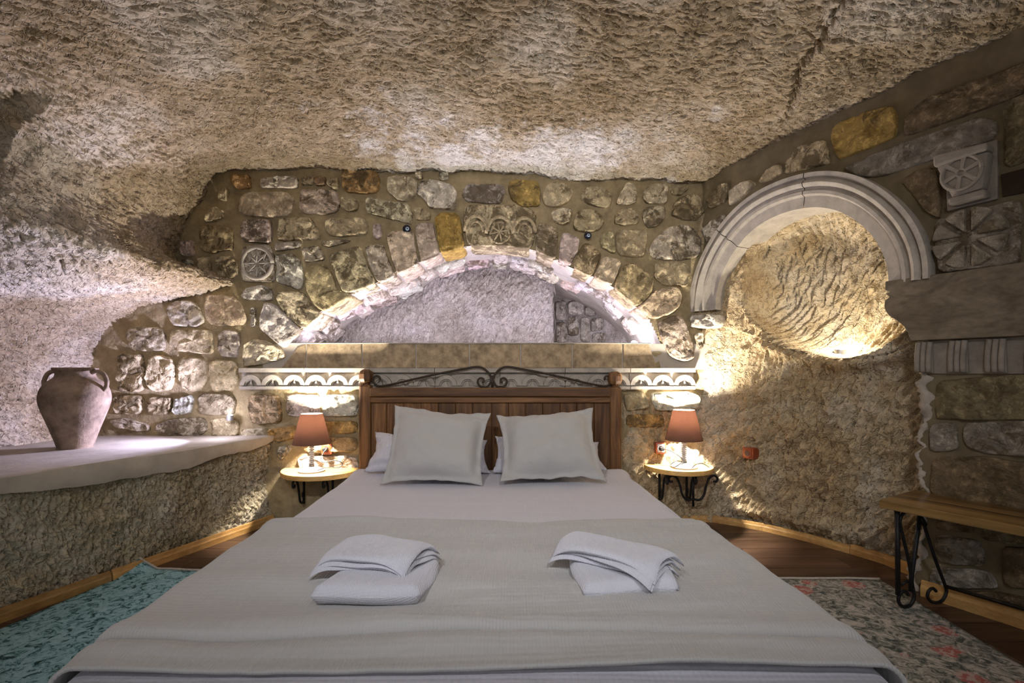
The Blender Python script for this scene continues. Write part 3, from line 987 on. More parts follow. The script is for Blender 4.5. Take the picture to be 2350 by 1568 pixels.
strokes(sub, 0, 1.2, du, du, 9500, (0.04, 0.10), (0.010, 0.018), cang, 0.017, 21, 0.3)
strokes(sub, 0, 1.2, du, du, 1500, (0.08, 0.18), (0.012, 0.022), cang, 0.030, 22, 0.3, mask=lambda u, v: u < 3.0)
strokes(sub, 0, 1.2, du, du, 17000, (0.035, 0.095), (0.006, 0.010), cang, 0.026, 23, 0.22)
Hc[j0:] = sub
Hc += fbm(TT * 1.4, YY * 1.4, 30, 3) * 0.05 + fbm(TT * 7, YY * 7, 33, 4) * 0.03
Hc[:, :] *= np.clip((3.6 - YY) / 0.2, 0, 1)
# a step in the rock at the far left, where the wall turns away
_um = np.clip((TT - 1.30) / 0.12, 0, 1) * np.clip((2.42 - TT) / 0.35, 0, 1)
Hc -= 0.16 * _um * np.clip((2.05 + fbm(TT * 5, YY * 0 + 2, 36, 4) * 0.10 - YY) / 0.045, 0, 1)
# the crack across the ceiling
CR = crom([(1.16, 1.6), (1.20, 1.78), (1.27, 2.05), (1.275, 2.2), (1.34, 2.36), (1.40, 2.5), (1.46, 2.70), (1.52, 2.85)], 12)
dist = np.full(CX.shape, 9.0)
for q, (ax, ay) in enumerate(CR):
    ax += 0.012 * math.sin(q * 1.7)
    dist = np.minimum(dist, np.hypot(CX - ax, YY - ay))
crack = np.where(CZ > 2.1, np.clip(1 - dist / 0.015, 0, 1) ** 0.6, 0) * np.clip((2.95 - YY) / 0.7, 0.1, 1)
Hc -= crack * 0.07
# a narrow shadow joint where rock meets masonry is left as it falls
Pd = disp(Pc, Hc, 1.0)
if np.mean(np.cross(np.gradient(Pc, axis=1), np.gradient(Pc, axis=0))[:, NT_ * 3 // 4, 2]) > 0:
    Pd = disp(Pc, Hc, -1.0)
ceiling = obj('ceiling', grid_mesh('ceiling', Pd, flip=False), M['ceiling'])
tag(ceiling, 'rough hewn cave rock ceiling curving down over the left side', 'ceiling', kind='structure')

# left bench of rock: hewn front, plaster band and shelf top
du = 0.006
ss = np.arange(-0.05, 2.1, du); zs = np.arange(-0.03, 0.55, du)
Sg, Z = np.meshgrid(ss, zs)
Hl = np.zeros_like(Sg)
strokes(Hl, ss[0], zs[0], du, du, 6500, (0.03, 0.09), (0.008, 0.017), lambda u, v: 1.3 + 0.5 * float(vnoise(u * 2, v * 2, 4)), 0.028, 31, 0.25)
Hl += fbm(Sg * 4, Z * 4, 44, 4) * 0.035
base = np.array([LP(0, 0)])[0]
Pl = np.stack([LO.x + LT.x * Sg + LN.x * Hl, LO.y + LT.y * Sg + LN.y * Hl, Z], -1)
wall_left = obj('wall_left', grid_mesh('wall_left', Pl, flip=True), M['rock_left'])
tag(wall_left, 'hewn rock ledge wall along the left side carrying the jar shelf', 'wall', kind='structure')
ss2 = np.arange(2.05, 4.9, 0.05)
Sg, Z = np.meshgrid(ss2, np.arange(-0.03, 0.56, 0.05))
Pl = np.stack([LO.x + LT.x * Sg, LO.y + LT.y * Sg, Z], -1)
obj('wall_extension', grid_mesh('wall_extension', Pl, flip=True), M['rock_left'], wall_left)
# plaster band with an uneven lower edge
ss = np.arange(-0.03, 4.9, 0.02)
low = np.interp(ss, [0, 0.3, 0.7, 1.0, 1.4, 1.7, 2.2, 5], [0.54, 0.505, 0.468, 0.475, 0.497, 0.50, 0.50, 0.5]) + fbm(ss * 5, ss * 0 + 3, 17, 4) * 0.035
ZS = 0.580
rows = []
for k, (zf, h) in enumerate(((0, -0.03), (0, 0.022), (0.3, 0.03), (0.65, 0.032), (0.93, 0.032), (1.0, 0.024), (1.0, -0.02), (1.0, -0.4), (1.0, -1.0), (1.0, -1.5))):
    zz = low + (ZS - low) * zf
    hv = h + (fbm(ss * 3, ss * 0 + k, 19, 3) * 0.012 if 0 < k < 7 else 0)
    rows.append(np.stack([LO.x + LT.x * ss + LN.x * hv, LO.y + LT.y * ss + LN.y * hv, zz + (fbm(ss * 4, ss * 0 + k * 0.7, 20, 2) * 0.006 if k >= 6 else 0)], -1))
Pb = np.array(rows)
Pb[:, :, 1] = np.minimum(Pb[:, :, 1], 3.42)
_sp = obj('shelf_plaster', grid_mesh('shelf_plaster', Pb, flip=True), M['plaster'], wall_left)
_sp.data.set_sharp_from_angle(angle=math.radians(50))

# ------------------------------------------------------------------ SETTING : right wall
AC = (0.61, 1.415); RI, ROUT = 0.49, 0.66


def lip(s):
    return np.interp(s, [0.1, 0.264, 0.5, 0.79, 1.0, 1.08, 1.18, 1.3], [1.30, 1.244, 1.14, 1.07, 1.09, 1.115, 1.18, 1.26])


du = 0.0065
ss = np.arange(-0.10, 1.36, du); zs = np.arange(-0.03, 2.06, du)
Sg, Z = np.meshgrid(ss, zs)
lz = lip(Sg)
c0, cz0 = 0.715, 1.46
bz = np.where(Z > cz0, 0.53, np.maximum(0.05, cz0 - lz))
r2 = (np.abs(Sg - c0) / 0.475) ** 2.6 + (np.abs(Z - cz0) / bz) ** 2.6
dome = np.clip(1 - r2, 0, 1) ** 0.45
D = 0.03 + 0.10 * np.clip((Sg) / 0.5, 0, 1)                       # base depth behind the masonry face
D = D + np.where(Z < lz, 0.03 + 0.05 * np.clip((lz - Z) / 1.0, 0, 1) * np.clip(Sg / 0.8, 0, 1), 0)
D = D + 0.40 * dome
D = D + 0.10 * np.exp(-(((Sg - 1.14) / 0.13) ** 2 + ((Z - 1.0) / 0.055) ** 2))         # hollow under the lip
D = D + 0.05 * np.exp(-(((Sg - 1.02) / 0.18) ** 2 + ((Z - 0.93) / 0.05) ** 2))
D = D - 0.05 * np.exp(-((Z - lz + 0.03) / 0.03) ** 2) * np.clip((Sg - 0.25) / 0.15, 0, 1)
D = D - 0.05 * np.clip((0.12 - Sg) / 0.12, 0, 1)
D = D + 0.05 * np.clip((0.10 - Z) / 0.06, 0, 1)
Hr = np.zeros_like(Sg)
strokes(Hr, ss[0], zs[0], du, du, 3000, (0.08, 0.19), (0.016, 0.030), lambda u, v: 1.08 + 0.55 * float(vnoise(u * 1.7, v * 1.7, 13)), 0.052, 41, 0.16)
strokes(Hr, ss[0], zs[0], du, du, 2500, (0.03, 0.07), (0.008, 0.014), lambda u, v: 1.0, 0.018, 42, 0.5)
smooth_zone = np.clip((0.30 - Sg) / 0.1, 0, 1) * np.clip((Z - 0.75) / 0.15, 0, 1)
Hr *= 1 - 0.75 * smooth_zone
Hr += fbm(Sg * 3, Z * 3, 50, 4) * 0.045 + fbm(Sg * 16, Z * 16, 52, 3) * 0.012
h = -D + Hr
Pr = np.stack([RO.x + RT.x * Sg + RN.x * h, RO.y + RT.y * Sg + RN.y * h, Z], -1)
# masonry face with the tall arched recess left open
du = 0.012
s2 = np.arange(-0.02, 5.0, du); z2 = np.arange(-0.03, 2.42, du)
S2, Z2 = np.meshgrid(s2, z2)
hm = fbm(S2 * 5, Z2 * 5, 61, 4) * 0.016 + fbm(S2 * 28, Z2 * 28, 63, 2) * 0.005
edge = 1.235 + fbm(z2 * 5, z2 * 0, 64, 5, 0.7) * 0.05 - np.where(z2 < 0.1, 0.03, 0)
Pm = np.stack([RO.x + RT.x * S2 + RN.x * hm, RO.y + RT.y * S2 + RN.y * hm, Z2], -1)
sc = (S2[:-1, :-1] + S2[1:, 1:]) / 2; zc = (Z2[:-1, :-1] + Z2[1:, 1:]) / 2
inarch = (zc > AC[1]) & (np.hypot(sc - AC[0], zc - AC[1]) < RI + 0.05)
instem = (zc <= AC[1]) & (sc < np.interp(zc, z2, edge))
keep = ~(inarch | instem)
wall_right = obj('wall_right', grid_mesh('wall_right', Pm, keep), M['mortar_shaded'])
tag(wall_right, 'right wall of old carved masonry around a hewn rock recess with arch', 'wall', kind='structure')
obj('rock_recess', grid_mesh('rock_recess', Pr), M['rock_right'], wall_right)
# jagged plaster edge of the masonry beside the recess
zz = np.arange(-0.02, 1.02, 0.012)
ee = np.interp(zz, z2, edge)
rows = []
for k, (off, hh) in enumerate(((0.02, -0.004), (0.008, 0.006), (-0.008, 0.004), (-0.016, -0.03), (-0.012, -0.10), (0.0, -0.20), (0.01, -0.34))):
    q = ee + off + fbm(zz * 26, zz * 0 + k * 0.8, 66, 4, 0.7) * 0.03
    hv = hh + fbm(zz * 18, zz * 0 + k * 1.3, 67, 3) * 0.016
    rows.append(np.stack([RO.x + RT.x * q + RN.x * hv, RO.y + RT.y * q + RN.y * hv, zz], -1))
obj('recess_edge', grid_mesh('recess_edge', np.array(rows), flip=True), M['limestone'], wall_right)
# arch moulding in three lengths
MP = [(0.495, -0.20), (0.490, 0.015), (0.548, 0.022), (0.556, 0.044), (0.572, 0.046), (0.580, 0.030), (0.590, 0.034), (0.598, 0.056), (0.612, 0.064), (0.626, 0.056), (0.632, 0.040), (0.638, 0.042), (0.642, 0.060), (0.664, 0.062), (0.668, -0.01)]
for a0, a1 in ((0.0, 80.0), (80.4, 132.0), (132.4, 181.0)):
    A = np.radians(np.linspace(a0, a1, 34))
    wob = 1 + 0.004 * np.sin(A * 7)
    Pg = np.array([[RP(AC[0] + r * math.cos(a) * w, AC[1] + r * math.sin(a) * w, hh) for a, w in zip(A, wob)] for (r, hh) in MP])
    me = grid_mesh('arch_moulding', Pg); me.set_sharp_from_angle(angle=math.radians(48))
    obj('arch_moulding', me, M['limestone'], wall_right)
# impost under the left foot of the arch
stone([RS(*p) for p in [(1592, 722), (1650, 722), (1652, 742), (1642, 752), (1600, 756)]], FR, wall_right, h=0.05, depth=0.05, seed=700, color=PALE, name='impost_stone', soft=0.12)
# stones of the right wall
SR = [
 ([(1624,452),(1640,432),(1676,418),(1668,462),(1634,482)], None), ([(1676,440),(1722,412),(1738,424),(1704,456),(1676,474)], None),
 ([(1742,420),(1762,388),(1794,378),(1798,398),(1772,414)], None), ([(1805,380),(1830,340),(1895,318),(1901,345),(1904,376),(1860,388),(1805,402)], PAL[2]),
 ([(1908,300),(1960,265),(2050,245),(2058,275),(2060,315),(1990,345),(1925,370),(1912,340)], YELLOW),
 ([(2068,280),(2120,230),(2260,180),(2420,120),(2420,190),(2200,272),(2075,318)], BROWN),
 ([(1935,386),(2080,328),(2250,268),(2282,272),(2288,318),(2170,362),(2100,382),(2030,404),(1970,408)], GREY),
 ([(2072,412),(2100,392),(2150,382),(2162,430),(2160,505),(2135,492),(2084,436)], BROWN),
 ([(2304,232),(2350,216),(2440,180),(2440,345),(2350,376),(2310,386)], OLIVE),
 ([(2150,872),(2260,864),(2420,858),(2420,962),(2260,964),(2147,962)], OLIVE),
 ([(2138,972),(2198,970),(2204,1034),(2140,1040)], GREY), ([(2212,970),(2420,964),(2420,1048),(2262,1044),(2215,1022)], GREY),
 ([(2140,1050),(2260,1048),(2420,1068),(2420,1180),(2240,1158),(2136,1138)], BROWN),
 ([(2150,1150),(2240,1166),(2240,1225),(2150,1215)], BROWN), ([(2248,1168),(2420,1190),(2420,1260),(2250,1238)], OLIVE),
 ([(2150,1226),(2256,1240),(2262,1300),(2150,1290)], GREY), ([(2300,1250),(2420,1270),(2420,1370),(2306,1340)], BROWN),
 ([(2136,1300),(2270,1308),(2296,1350),(2140,1350)], PALE), ([(2140,1356),(2300,1358),(2420,1385),(2420,1420),(2140,1372)], BROWN),
 ([(1612,530),(1640,505),(1668,490),(1662,512),(1626,560)], PALE),
]
for i, (poly, c) in enumerate(SR):
    stone([RS(*p) for p in poly], FR, wall_right, h=0.020, seed=720 + i, color=tuple(q * (1.0 if i < 5 or i == 19 else 0.5) for q in (c or PAL[i % 6])), N=34)  # stones beyond the arch darkened for soot and light falloff
# more masonry further along, outside the picture
zrow = 0.06; k = 0
while zrow < 2.2:
    s = 1.69 + 0.04 * (k % 3)
    hrow = 0.2 + 0.05 * (k % 2)
    while s < 3.2:
        w = random.uniform(0.25, 0.45)
        if not (0.96 < zrow + hrow / 2 < 1.45):
            stone([(s, zrow), (s + w - 0.03, zrow), (s + w - 0.03, zrow + hrow - 0.03), (s, zrow + hrow - 0.03)], FR, wall_right, h=0.02, seed=800 + k, N=20, color=tuple(q * 0.5 for q in PAL[k % 6]))  # same darkening for light falloff carried on
        s += w; k += 1
    zrow += hrow
# rosette block above the beam
rb = stone([RS(*p) for p in [(2150,506),(2250,482),(2346,458),(2346,608),(2250,620),(2162,630),(2147,560)]], FR, wall_right, h=0.03, depth=0.05, seed=760, color=(0.25, 0.21, 0.155), name='rosette_block', soft=0.08, rough=0.6)
rb['label'] = 'block carved with a round eight petalled rosette'
c = RS(2232, 548)
o3 = Vector(rb.location)
pet = None
for k in range(8):
    a0 = k * math.pi / 4 + 0.07; a1 = (k + 1) * math.pi / 4 - 0.07
    m = MB()
    pts = [(c[0] + 0.022 * math.cos((a0 + a1) / 2), c[1] + 0.022 * math.sin((a0 + a1) / 2))] + [(c[0] + 0.126 * math.cos(a), c[1] + 0.126 * math.sin(a)) for a in np.linspace(a0, a1, 7)]
    m.prism(pts, lambda u, v, h: Vector(RP(u, v, h)) - o3, 0.01, 0.052)
    m.build('petal', M['stone'], rb, bevel=0.012, smooth=True, color=(0.26, 0.22, 0.16))
# reused capital with a six spoked wheel
cb = MB()
c4 = [RS(2172, 352), RS(2292, 322), RS(2292, 458), RS(2176, 486)]
cap = MB().prism(c4, FR, -0.02, 0.015).build('capital_block', M['limestone_shaded'], wall_right, bevel=0.004)
cap['label'] = 'pale carved capital with a six spoked wheel'
MB().prism([RS(2160, 366), RS(2284, 336), RS(2286, 352), RS(2162, 392)], FR, 0.0, 0.085).build('abacus', M['limestone_shaded'], cap, bevel=0.008)
tp = [RS(2162, 388), RS(2285, 352), RS(2272, 438), RS(2200, 462)]
MB().prism(tp, FR, 0.0, 0.065).build('bell', M['limestone_shaded'], cap, bevel=0.014, smooth=True)
MB().prism([RS(2192, 462), RS(2276, 440), RS(2280, 456), RS(2194, 478)], FR, 0.0, 0.075).build('necking', M['limestone_shaded'], cap, bevel=0.008)
cc = RS(2222, 404)
m = MB()
m.tube([RP(cc[0] + 0.066 * math.cos(a), cc[1] + 0.069 * math.sin(a), 0.066) for a in np.linspace(0, 2 * math.pi, 31)], 0.009, 6)
m.tube([RP(cc[0] + 0.016 * math.cos(a), cc[1] + 0.016 * math.sin(a), 0.068) for a in np.linspace(0, 2 * math.pi, 13)], 0.006, 6)
for k in range(6):
    a = k * math.pi / 3 + 0.35
    m.prism([(cc[0] + 0.014 * math.cos(a - 0.4), cc[1] + 0.014 * math.sin(a - 0.4)), (cc[0] + 0.064 * math.cos(a - 0.13), cc[1] + 0.067 * math.sin(a - 0.13)),
             (cc[0] + 0.064 * math.cos(a + 0.13), cc[1] + 0.067 * math.sin(a + 0.13)), (cc[0] + 0.014 * math.cos(a + 0.4), cc[1] + 0.014 * math.sin(a + 0.4))], FR, 0.05, 0.074)
m.build('spoked_wheel', M['limestone_shaded'], cap)
# dark slot beside the capital
MB().prism([RS(2300, 402), RS(2450, 362), RS(2450, 425), RS(2304, 452)], FR, -0.01, 0.012).build('slot_block', M['slot'], wall_right)
# long wooden lintel board with a shaped end
bp = [(2042,648),(2042,668),(2053,672),(2042,676),(2052,683),(2041,692),(2040,705),(2043,716),(2052,727),(2068,736),(2084,749),(2094,764),(2100,783)]
bp = [RS(*p) for p in bp] + [(3.4, 1.138), (3.4, 1.432)]
MB().prism(bp, FR, -0.03, 0.045).build('lintel_board', M['wood_beam'], wall_right, bevel=0.004)
# row of three fingered blocks under the board
MB().prism([(1.235, 0.995), (3.4, 0.995), (3.4, 1.14), (1.225, 1.14)], FR, -0.02, 0.006).build('dentil_backing', M['limestone_shaded'], wall_right)
s0 = RS(2108, 800)[0]
for k in range(9):
    a = s0 + k * 0.1215
    tb = MB().prism([(a, 1.0), (a + 0.062, 1.0), (a + 0.058, 1.136), (a - 0.002, 1.136)], FR, 0.0, 0.02).build('triglyph', M['limestone_shaded'], wall_right)
    for f_ in range(3):
        b = a + 0.021 * f_
        pth = [RP(b + 0.010 - 0.006 * math.sin(t * 2.2) , 1.136 - 0.134 * t, 0.024) for t in np.linspace(0, 1, 8)]
        MB().tube(pth, 0.0105, 8).build('triglyph_finger', M['limestone_shaded'], tb, smooth=True)

# ------------------------------------------------------------------ SETTING : baseboards


def baseboard(name, pts, h, label, t=0.018, z0=0.0):
    m = MB()
    pr = [(0, 0), (t, 0), (t, h * 0.55), (t * 0.75, h * 0.7), (t * 0.6, h * 0.95), (0, h)]
    V = []; Fc = []
    P2 = [Vector((p[0], p[1], 0)) for p in pts]
    for i, p in enumerate(P2):
        d = (P2[min(i + 1, len(P2) - 1)] - P2[max(i - 1, 0)]).normalized()
        n = Vector((d.y, -d.x, 0))
        for (a, b) in pr:
            q = p + n * a; V.append((q.x, q.y, z0 + b))
    k = len(pr)
    for i in range(len(P2) - 1):
        for j in range(k):
            Fc.append((i * k + j, i * k + (j + 1) % k, (i + 1) * k + (j + 1) % k, (i + 1) * k + j))
    Fc.append(tuple(range(k))); Fc.append(tuple((len(P2) - 1) * k + j for j in range(k - 1, -1, -1)))
    m.add(V, Fc)
    o = m.build(name, M['wood_trim'], bevel=0.0)
    return tag(o, label, 'baseboard', kind='structure')


lb = [LP(s, 0, 0.022) for s in (1.30, 0.0)]
baseboard('baseboard_left', [(p[0], p[1]) for p in [LP(s, 0, 0.024) for s in (4.5, 3.0, 1.9, 1.02)]], 0.055, 'honey wood baseboard beside the teal rug')
baseboard('baseboard_left', [(p[0], p[1]) for p in [LP(s, 0, 0.024) for s in (1.012, 0.6, 0.02)]], 0.055, 'honey wood baseboard between teal rug and bed head')
rp = []
for px, py in ((1560, 1196), (1640, 1196), (1680, 1202), (1760, 1216), (1860, 1240), (1960, 1268)):
    Yk = F / (py - HZ); rp.append(((px - CXP) / F * Yk + RN.x * 0.03, Yk + RN.y * 0.03))
baseboard('baseboard_right', rp, 0.045, 'honey wood baseboard under the hewn right recess')
rp2 = []
for px, py in ((1962, 1268.5), (2040, 1292), (2120, 1326)):
    Yk = F / (py - HZ); rp2.append(((px - CXP) / F * Yk + RN.x * 0.03, Yk + RN.y * 0.03))
baseboard('baseboard_right', rp2, 0.055, 'short honey wood baseboard piece behind the bench leg')
baseboard('baseboard_right', [(p[0], p[1]) for p in [RP(s, 0, 0.03) for s in (1.24, 2.0, 3.4, 4.8)]], 0.07, 'dark honey baseboard under the masonry behind the bench')

# ------------------------------------------------------------------ BED
ZM = 0.375                                            # top of the bedding


def bxc(Y): return -0.14 + 0.033 * (3.2 - Y)


bed = empty('bed', (bxc(2.1), 2.1, 0.0))
tag(bed, 'wooden double bed with plank headboard and wrought iron scroll crest', 'bed')
B0 = Vector(bed.location)
YH = 3.25


def HX(px): return (px - CXP) / F * YH


def HZz(py): return 1.0 - (py - HZ) / F * YH


def bedpart(m, name, mat, parent=None, **k):
    m.v = [tuple(Vector(p) - B0) for p in m.v]
    return m.build(name, mat, parent or bed, **k)


hb = bedpart(MB().box(((HX(850) + HX(1402)) / 2, YH + 0.03, 0.5), (HX(1402) - HX(850), 0.02, 0.66)), 'headboard', M['wood_bed_v'])
hb['label'] = 'dark stained wooden headboard'
for px, top in ((837, 848), (1413, 853)):
    x = HX(px); zt = HZz(top); w = 0.074
    m = MB(); m.box((x, YH + 0.03, (zt - 0.10) / 2), (w, w, zt - 0.10))
    bedpart(m, 'post', M['wood_bed_v'], hb, bevel=0.012)
    m = MB()
    m.lathe([(0.030, zt - 0.108), (0.022, zt - 0.098), (0.022, zt - 0.092), (0.040, zt - 0.080), (0.047, zt - 0.062), (0.048, zt - 0.030), (0.040, zt - 0.012), (0.022, zt - 0.001), (0.006, zt)], 8, (x, YH + 0.03, 0))
    bedpart(m, 'finial', M['wood_bed_v'], hb)
m = MB().box(((HX(848) + HX(1404)) / 2, YH + 0.02, (HZz(890) + HZz(911)) / 2), (HX(1404) - HX(848), 0.055, HZz(890) - HZz(911)))
bedpart(m, 'top_rail', M['wood_bed_h'], hb, bevel=0.008)
m = MB().box(((HX(848) + HX(1404)) / 2, YH + 0.022, (HZz(912) + HZz(925)) / 2), (HX(1404) - HX(848), 0.04, HZz(912) - HZz(925)))
bedpart(m, 'rail_moulding', M['wood_bed_h'], hb, bevel=0.006)
pb = [850, 886, 925, 965, 1005, 1045, 1084, 1128, 1167, 1207, 1246, 1286, 1324, 1364, 1402]
for a, b in zip(pb[:-1], pb[1:]):
    m = MB().box(((HX(a) + HX(b)) / 2, YH + 0.02, 0.49), (HX(b) - HX(a) - 0.002, 0.018, 0.62))
    bedpart(m, 'plank', M['wood_bed_v'], hb, bevel=0.004, seg=1)
# iron crest
for mir in (1, -1):
    cxm = (1128 if mir == 1 else 1131)

    def q(px, py):
        x = px if mir == 1 else 2 * 1129.5 - px
        return (HX(x), YH + 0.02, HZz(py))
    pts = [(862, 870), (868, 866), (870, 871), (864, 876), (856, 872), (855, 864), (861, 861)][::-1]
    outer = spiral((865, 871), 4, 13, 0.4, -4.3, 18)
    path = outer[:] + [(870, 886.5)] + [(900, 882), (960, 868), (1020, 855), (1070, 845.5)] + [(1093, 842), (1108, 845), (1120, 855), (1127, 868), (1128, 880)]
    path2 = [(1128, 862), (1127, 874), (1120, 886), (1108, 889), (1098, 883), (1096, 874), (1102, 868), (1109, 870), (1110, 876), (1105, 878)]
    m = MB()
    m.tube([q(*p) for p in crom(path, 4)], 0.0068, 8)
    m.tube([q(*p) for p in crom(path2, 5)], 0.0062, 8)
    bedpart(m, 'iron_scroll', M['bronze_iron'], hb, smooth=True)
m = MB().tube([(HX(1129.5), YH + 0.02, HZz(893)), (HX(1129.5), YH + 0.02, HZz(862))], 0.007, 8)
bedpart(m, 'scroll_collar', M['bronze_iron'], hb, smooth=True)
m = MB().box((bxc(2.1), 2.08, 0.20), (1.60, 2.16, 0.30)); bedpart(m, 'mattress', M['sheet'], bevel=0.04, smooth=True, seg=4)
m = MB().box((bxc(2.1), 2.08, 0.035), (1.54, 2.10, 0.07)); bedpart(m, 'bed_frame', M['wood_bed_h'])


def drape(name, y0, y1, zt, hw, drop, foot, mat, amp, label, cat, thick=0.0, fn=None, seed=0, flare=0.03):
    """cloth lying over the bed: falls over both sides, and over the foot when foot > 0"""
    nu, nv = 190, (330 if thick else 170)
    Lu = hw + drop
    u = np.linspace(-Lu, Lu, nu)
    Lv = (y1 - y0) + foot
    v = np.linspace(0, Lv, nv)
    U, V = np.meshgrid(u, v)
    Y = y1 - np.minimum(V, y1 - y0)
    R = 0.045

    def fold(d):                                      # d: length past the edge -> (outward, down)
        a = np.clip(d / R, 0, math.pi / 2)
        o = R * np.sin(a); dn = R * (1 - np.cos(a))
        ex = np.maximum(d - R * math.pi / 2, 0)
        return o + ex * 0.05, dn + ex * 0.998
    du_ = np.maximum(np.abs(U) - (hw - R), 0); dv_ = np.maximum(V - (y1 - y0), 0)
    ou, dnu = fold(du_); ov, dnv = fold(dv_)
    xc = -0.14 + 0.033 * (3.2 - Y)
    Xx = xc + np.sign(U) * (np.minimum(np.abs(U), hw - R) + ou)
    Yy = Y - ov
    Zz = zt - np.maximum(dnu, dnv) - 0.25 * np.minimum(dnu, dnv)
    wr = fbm(U * 1.5 + seed, V * 7 + seed, 20 + seed, 4) * amp + fbm(U * 6 + seed, V * 3, 25 + seed, 3) * amp * 0.3
    wr = wr * np.clip((hw + 0.02 - np.abs(U)) / 0.15, 0.15, 1)
    side = np.clip(du_ / 0.1, 0, 1)
    Xx = Xx + np.sign(U) * side * (0.5 * flare + fbm(V * 5 + seed, U * 2, 28 + seed, 3) * flare)
    Zz = Zz + wr * (1 - side * 0.6)
    if fn is not None:
        Zz = Zz + fn(U, V, Y) * (1 - 0.5 * side)
    Zz = np.maximum(Zz, 0.015)
    P = np.stack([Xx, Yy, Zz], -1)
    me = grid_mesh(name, P)
    o = obj(name, me, mat)
    if thick:
        sm = o.modifiers.new('thick', 'SOLIDIFY'); sm.thickness = thick; sm.offset = -1
    tag(o, label, cat)
    return o


drape('bed_sheet', 0.955, 3.21, ZM, 0.86, 0.24, 0.25, M['sheet'], 0.010, 'white waffle weave bed sheet covering the whole mattress', 'bed sheet', 0.0,
      fn=lambda U, V, Y: 0.02 * np.exp(-((Y - 3.13) / 0.07) ** 2) * np.clip((np.abs(U) - 0.55) / 0.2, 0, 1) - 0.006 * np.exp(-((Y - 1.03) / 0.03) ** 2), seed=1)
fold_y = lambda U: 1.14 + 0.010 * np.sin(U * 4.2 + 0.5) + 0.012 * np.cos(U * 2.3)


def bl(U, V, Y):
    e = 1.062 + 0.016 * np.sin(U * 3.3) + 0.02 * (np.abs(U) < 0.2) * 0
    f = fold_y(U)
    band = 0.016 * np.clip((Y - f) / 0.006, 0, 1) - 0.026 * np.exp(-((Y - f + 0.004) / 0.006) ** 2) + 0.006 * np.exp(-((Y - f - 0.03) / 0.02) ** 2)
    band = band + 0.010 * np.exp(-((Y - f + 0.045) / 0.025) ** 2)
    back = -0.008 * np.clip((Y - 1.99) / 0.03, 0, 1) + 0.010 * np.exp(-((Y - 1.955) / 0.022) ** 2)
    waves = 0.009 * np.sin(Y * 24 + 1.6 * np.sin(U * 3)) * np.clip((0.95 - np.abs(U)) / 0.35, 0, 1)
    return 0.012 + band + back + waves


blanket = drape('blanket', 1.04, 2.03, ZM + 0.004, 0.872, 0.235, 0.012, M['blanket'], 0.016, 'cream ribbed blanket spread across the foot half of the bed', 'blanket', 0.010, fn=bl, seed=5, flare=0.02)

# ------------------------------------------------------------------ PILLOWS


def lens(nx, ny, h, pos):
    """closed cushion: h(u, v) half thickness, pos(u, v, side * h)"""
    u = np.linspace(-1, 1, nx); v = np.linspace(-1, 1, ny)
    V = []; Fc = []
    for s in (1, -1):
        for j in range(ny):
            for i in range(nx):
                V.append(pos(u[i], v[j], s * h(u[i], v[j])))
    o = nx * ny
    for j in range(ny - 1):
        for i in range(nx - 1):
            a = j * nx + i
            Fc.append((a, a + 1, a + nx + 1, a + nx))
            Fc.append((o + a, o + a + nx, o + a + nx + 1, o + a + 1))
    bd = [(0, i) for i in range(nx)] + [(j, nx - 1) for j in range(1, ny)] + [(ny - 1, i) for i in range(nx - 2, -1, -1)] + [(j, 0) for j in range(ny - 2, 0, -1)]
    ix = [j * nx + i for j, i in bd]
    for k in range(len(ix)):
        a, b = ix[k], ix[(k + 1) % len(ix)]
        Fc.append((a, o + a, o + b, b))
    return V, Fc


def cushion(name, corners, T, mat, label, cat, group, flange=0.88, seed=0, sag=0.11, curl=0.0):
    BL, BR, TR, TL = [Vector(c) for c in corners]
    nrm = (BR - BL).cross(TL - BL).normalized()
    if nrm.y > 0: nrm = -nrm
    cen = (BL + BR + TR + TL) / 4
    r = np.random.RandomState(seed)
    ph = r.rand(6) * 6

    def h(u, v):
        U = abs(u) / flange; Vv = abs(v) / flange
        if U >= 1 or Vv >= 1: return 0.004
        return 0.004 + T * ((1 - U ** 3.2) * (1 - Vv ** 3.2)) ** 0.62

    def pos(u, v, hh):
        k = sag
        uu = u * (1 - k * (1 - v * v) * u * u); vv = v * (1 - k * (1 - u * u) * v * v)
        a = (uu + 1) / 2; b = (vv + 1) / 2
        p = (BL * (1 - a) + BR * a) * (1 - b) + (TL * (1 - a) + TR * a) * b
        edge = max(abs(u), abs(v))
        w = 0.012 * math.sin(u * 5 + ph[0]) * math.sin(v * 4 + ph[1]) * (1 if edge > flange else 0.35)
        w += 0.006 * math.sin(u * 17 + ph[2]) * (max(0, edge - 0.6) * 2) + 0.006 * math.sin(v * 15 + ph[3]) * (max(0, edge - 0.6) * 2)
        w += float(fbm(np.array([u * 2.5 + seed]), np.array([v * 2.5 + seed]), 40, 3)[0]) * 0.03
        w += curl * max(0, abs(u) * abs(v) - 0.6)
        return p + nrm * (hh + w) - cen
    V, Fc = lens(44, 44, h, pos)
    me = mesh(name, V, Fc)
    bm = bmesh.new(); bm.from_mesh(me); bmesh.ops.recalc_face_normals(bm, faces=bm.faces); bm.to_mesh(me); bm.free()
    me.shade_smooth()
    o = obj(name, me, mat, None, None, tuple(cen))
    return tag(o, label, cat, group)


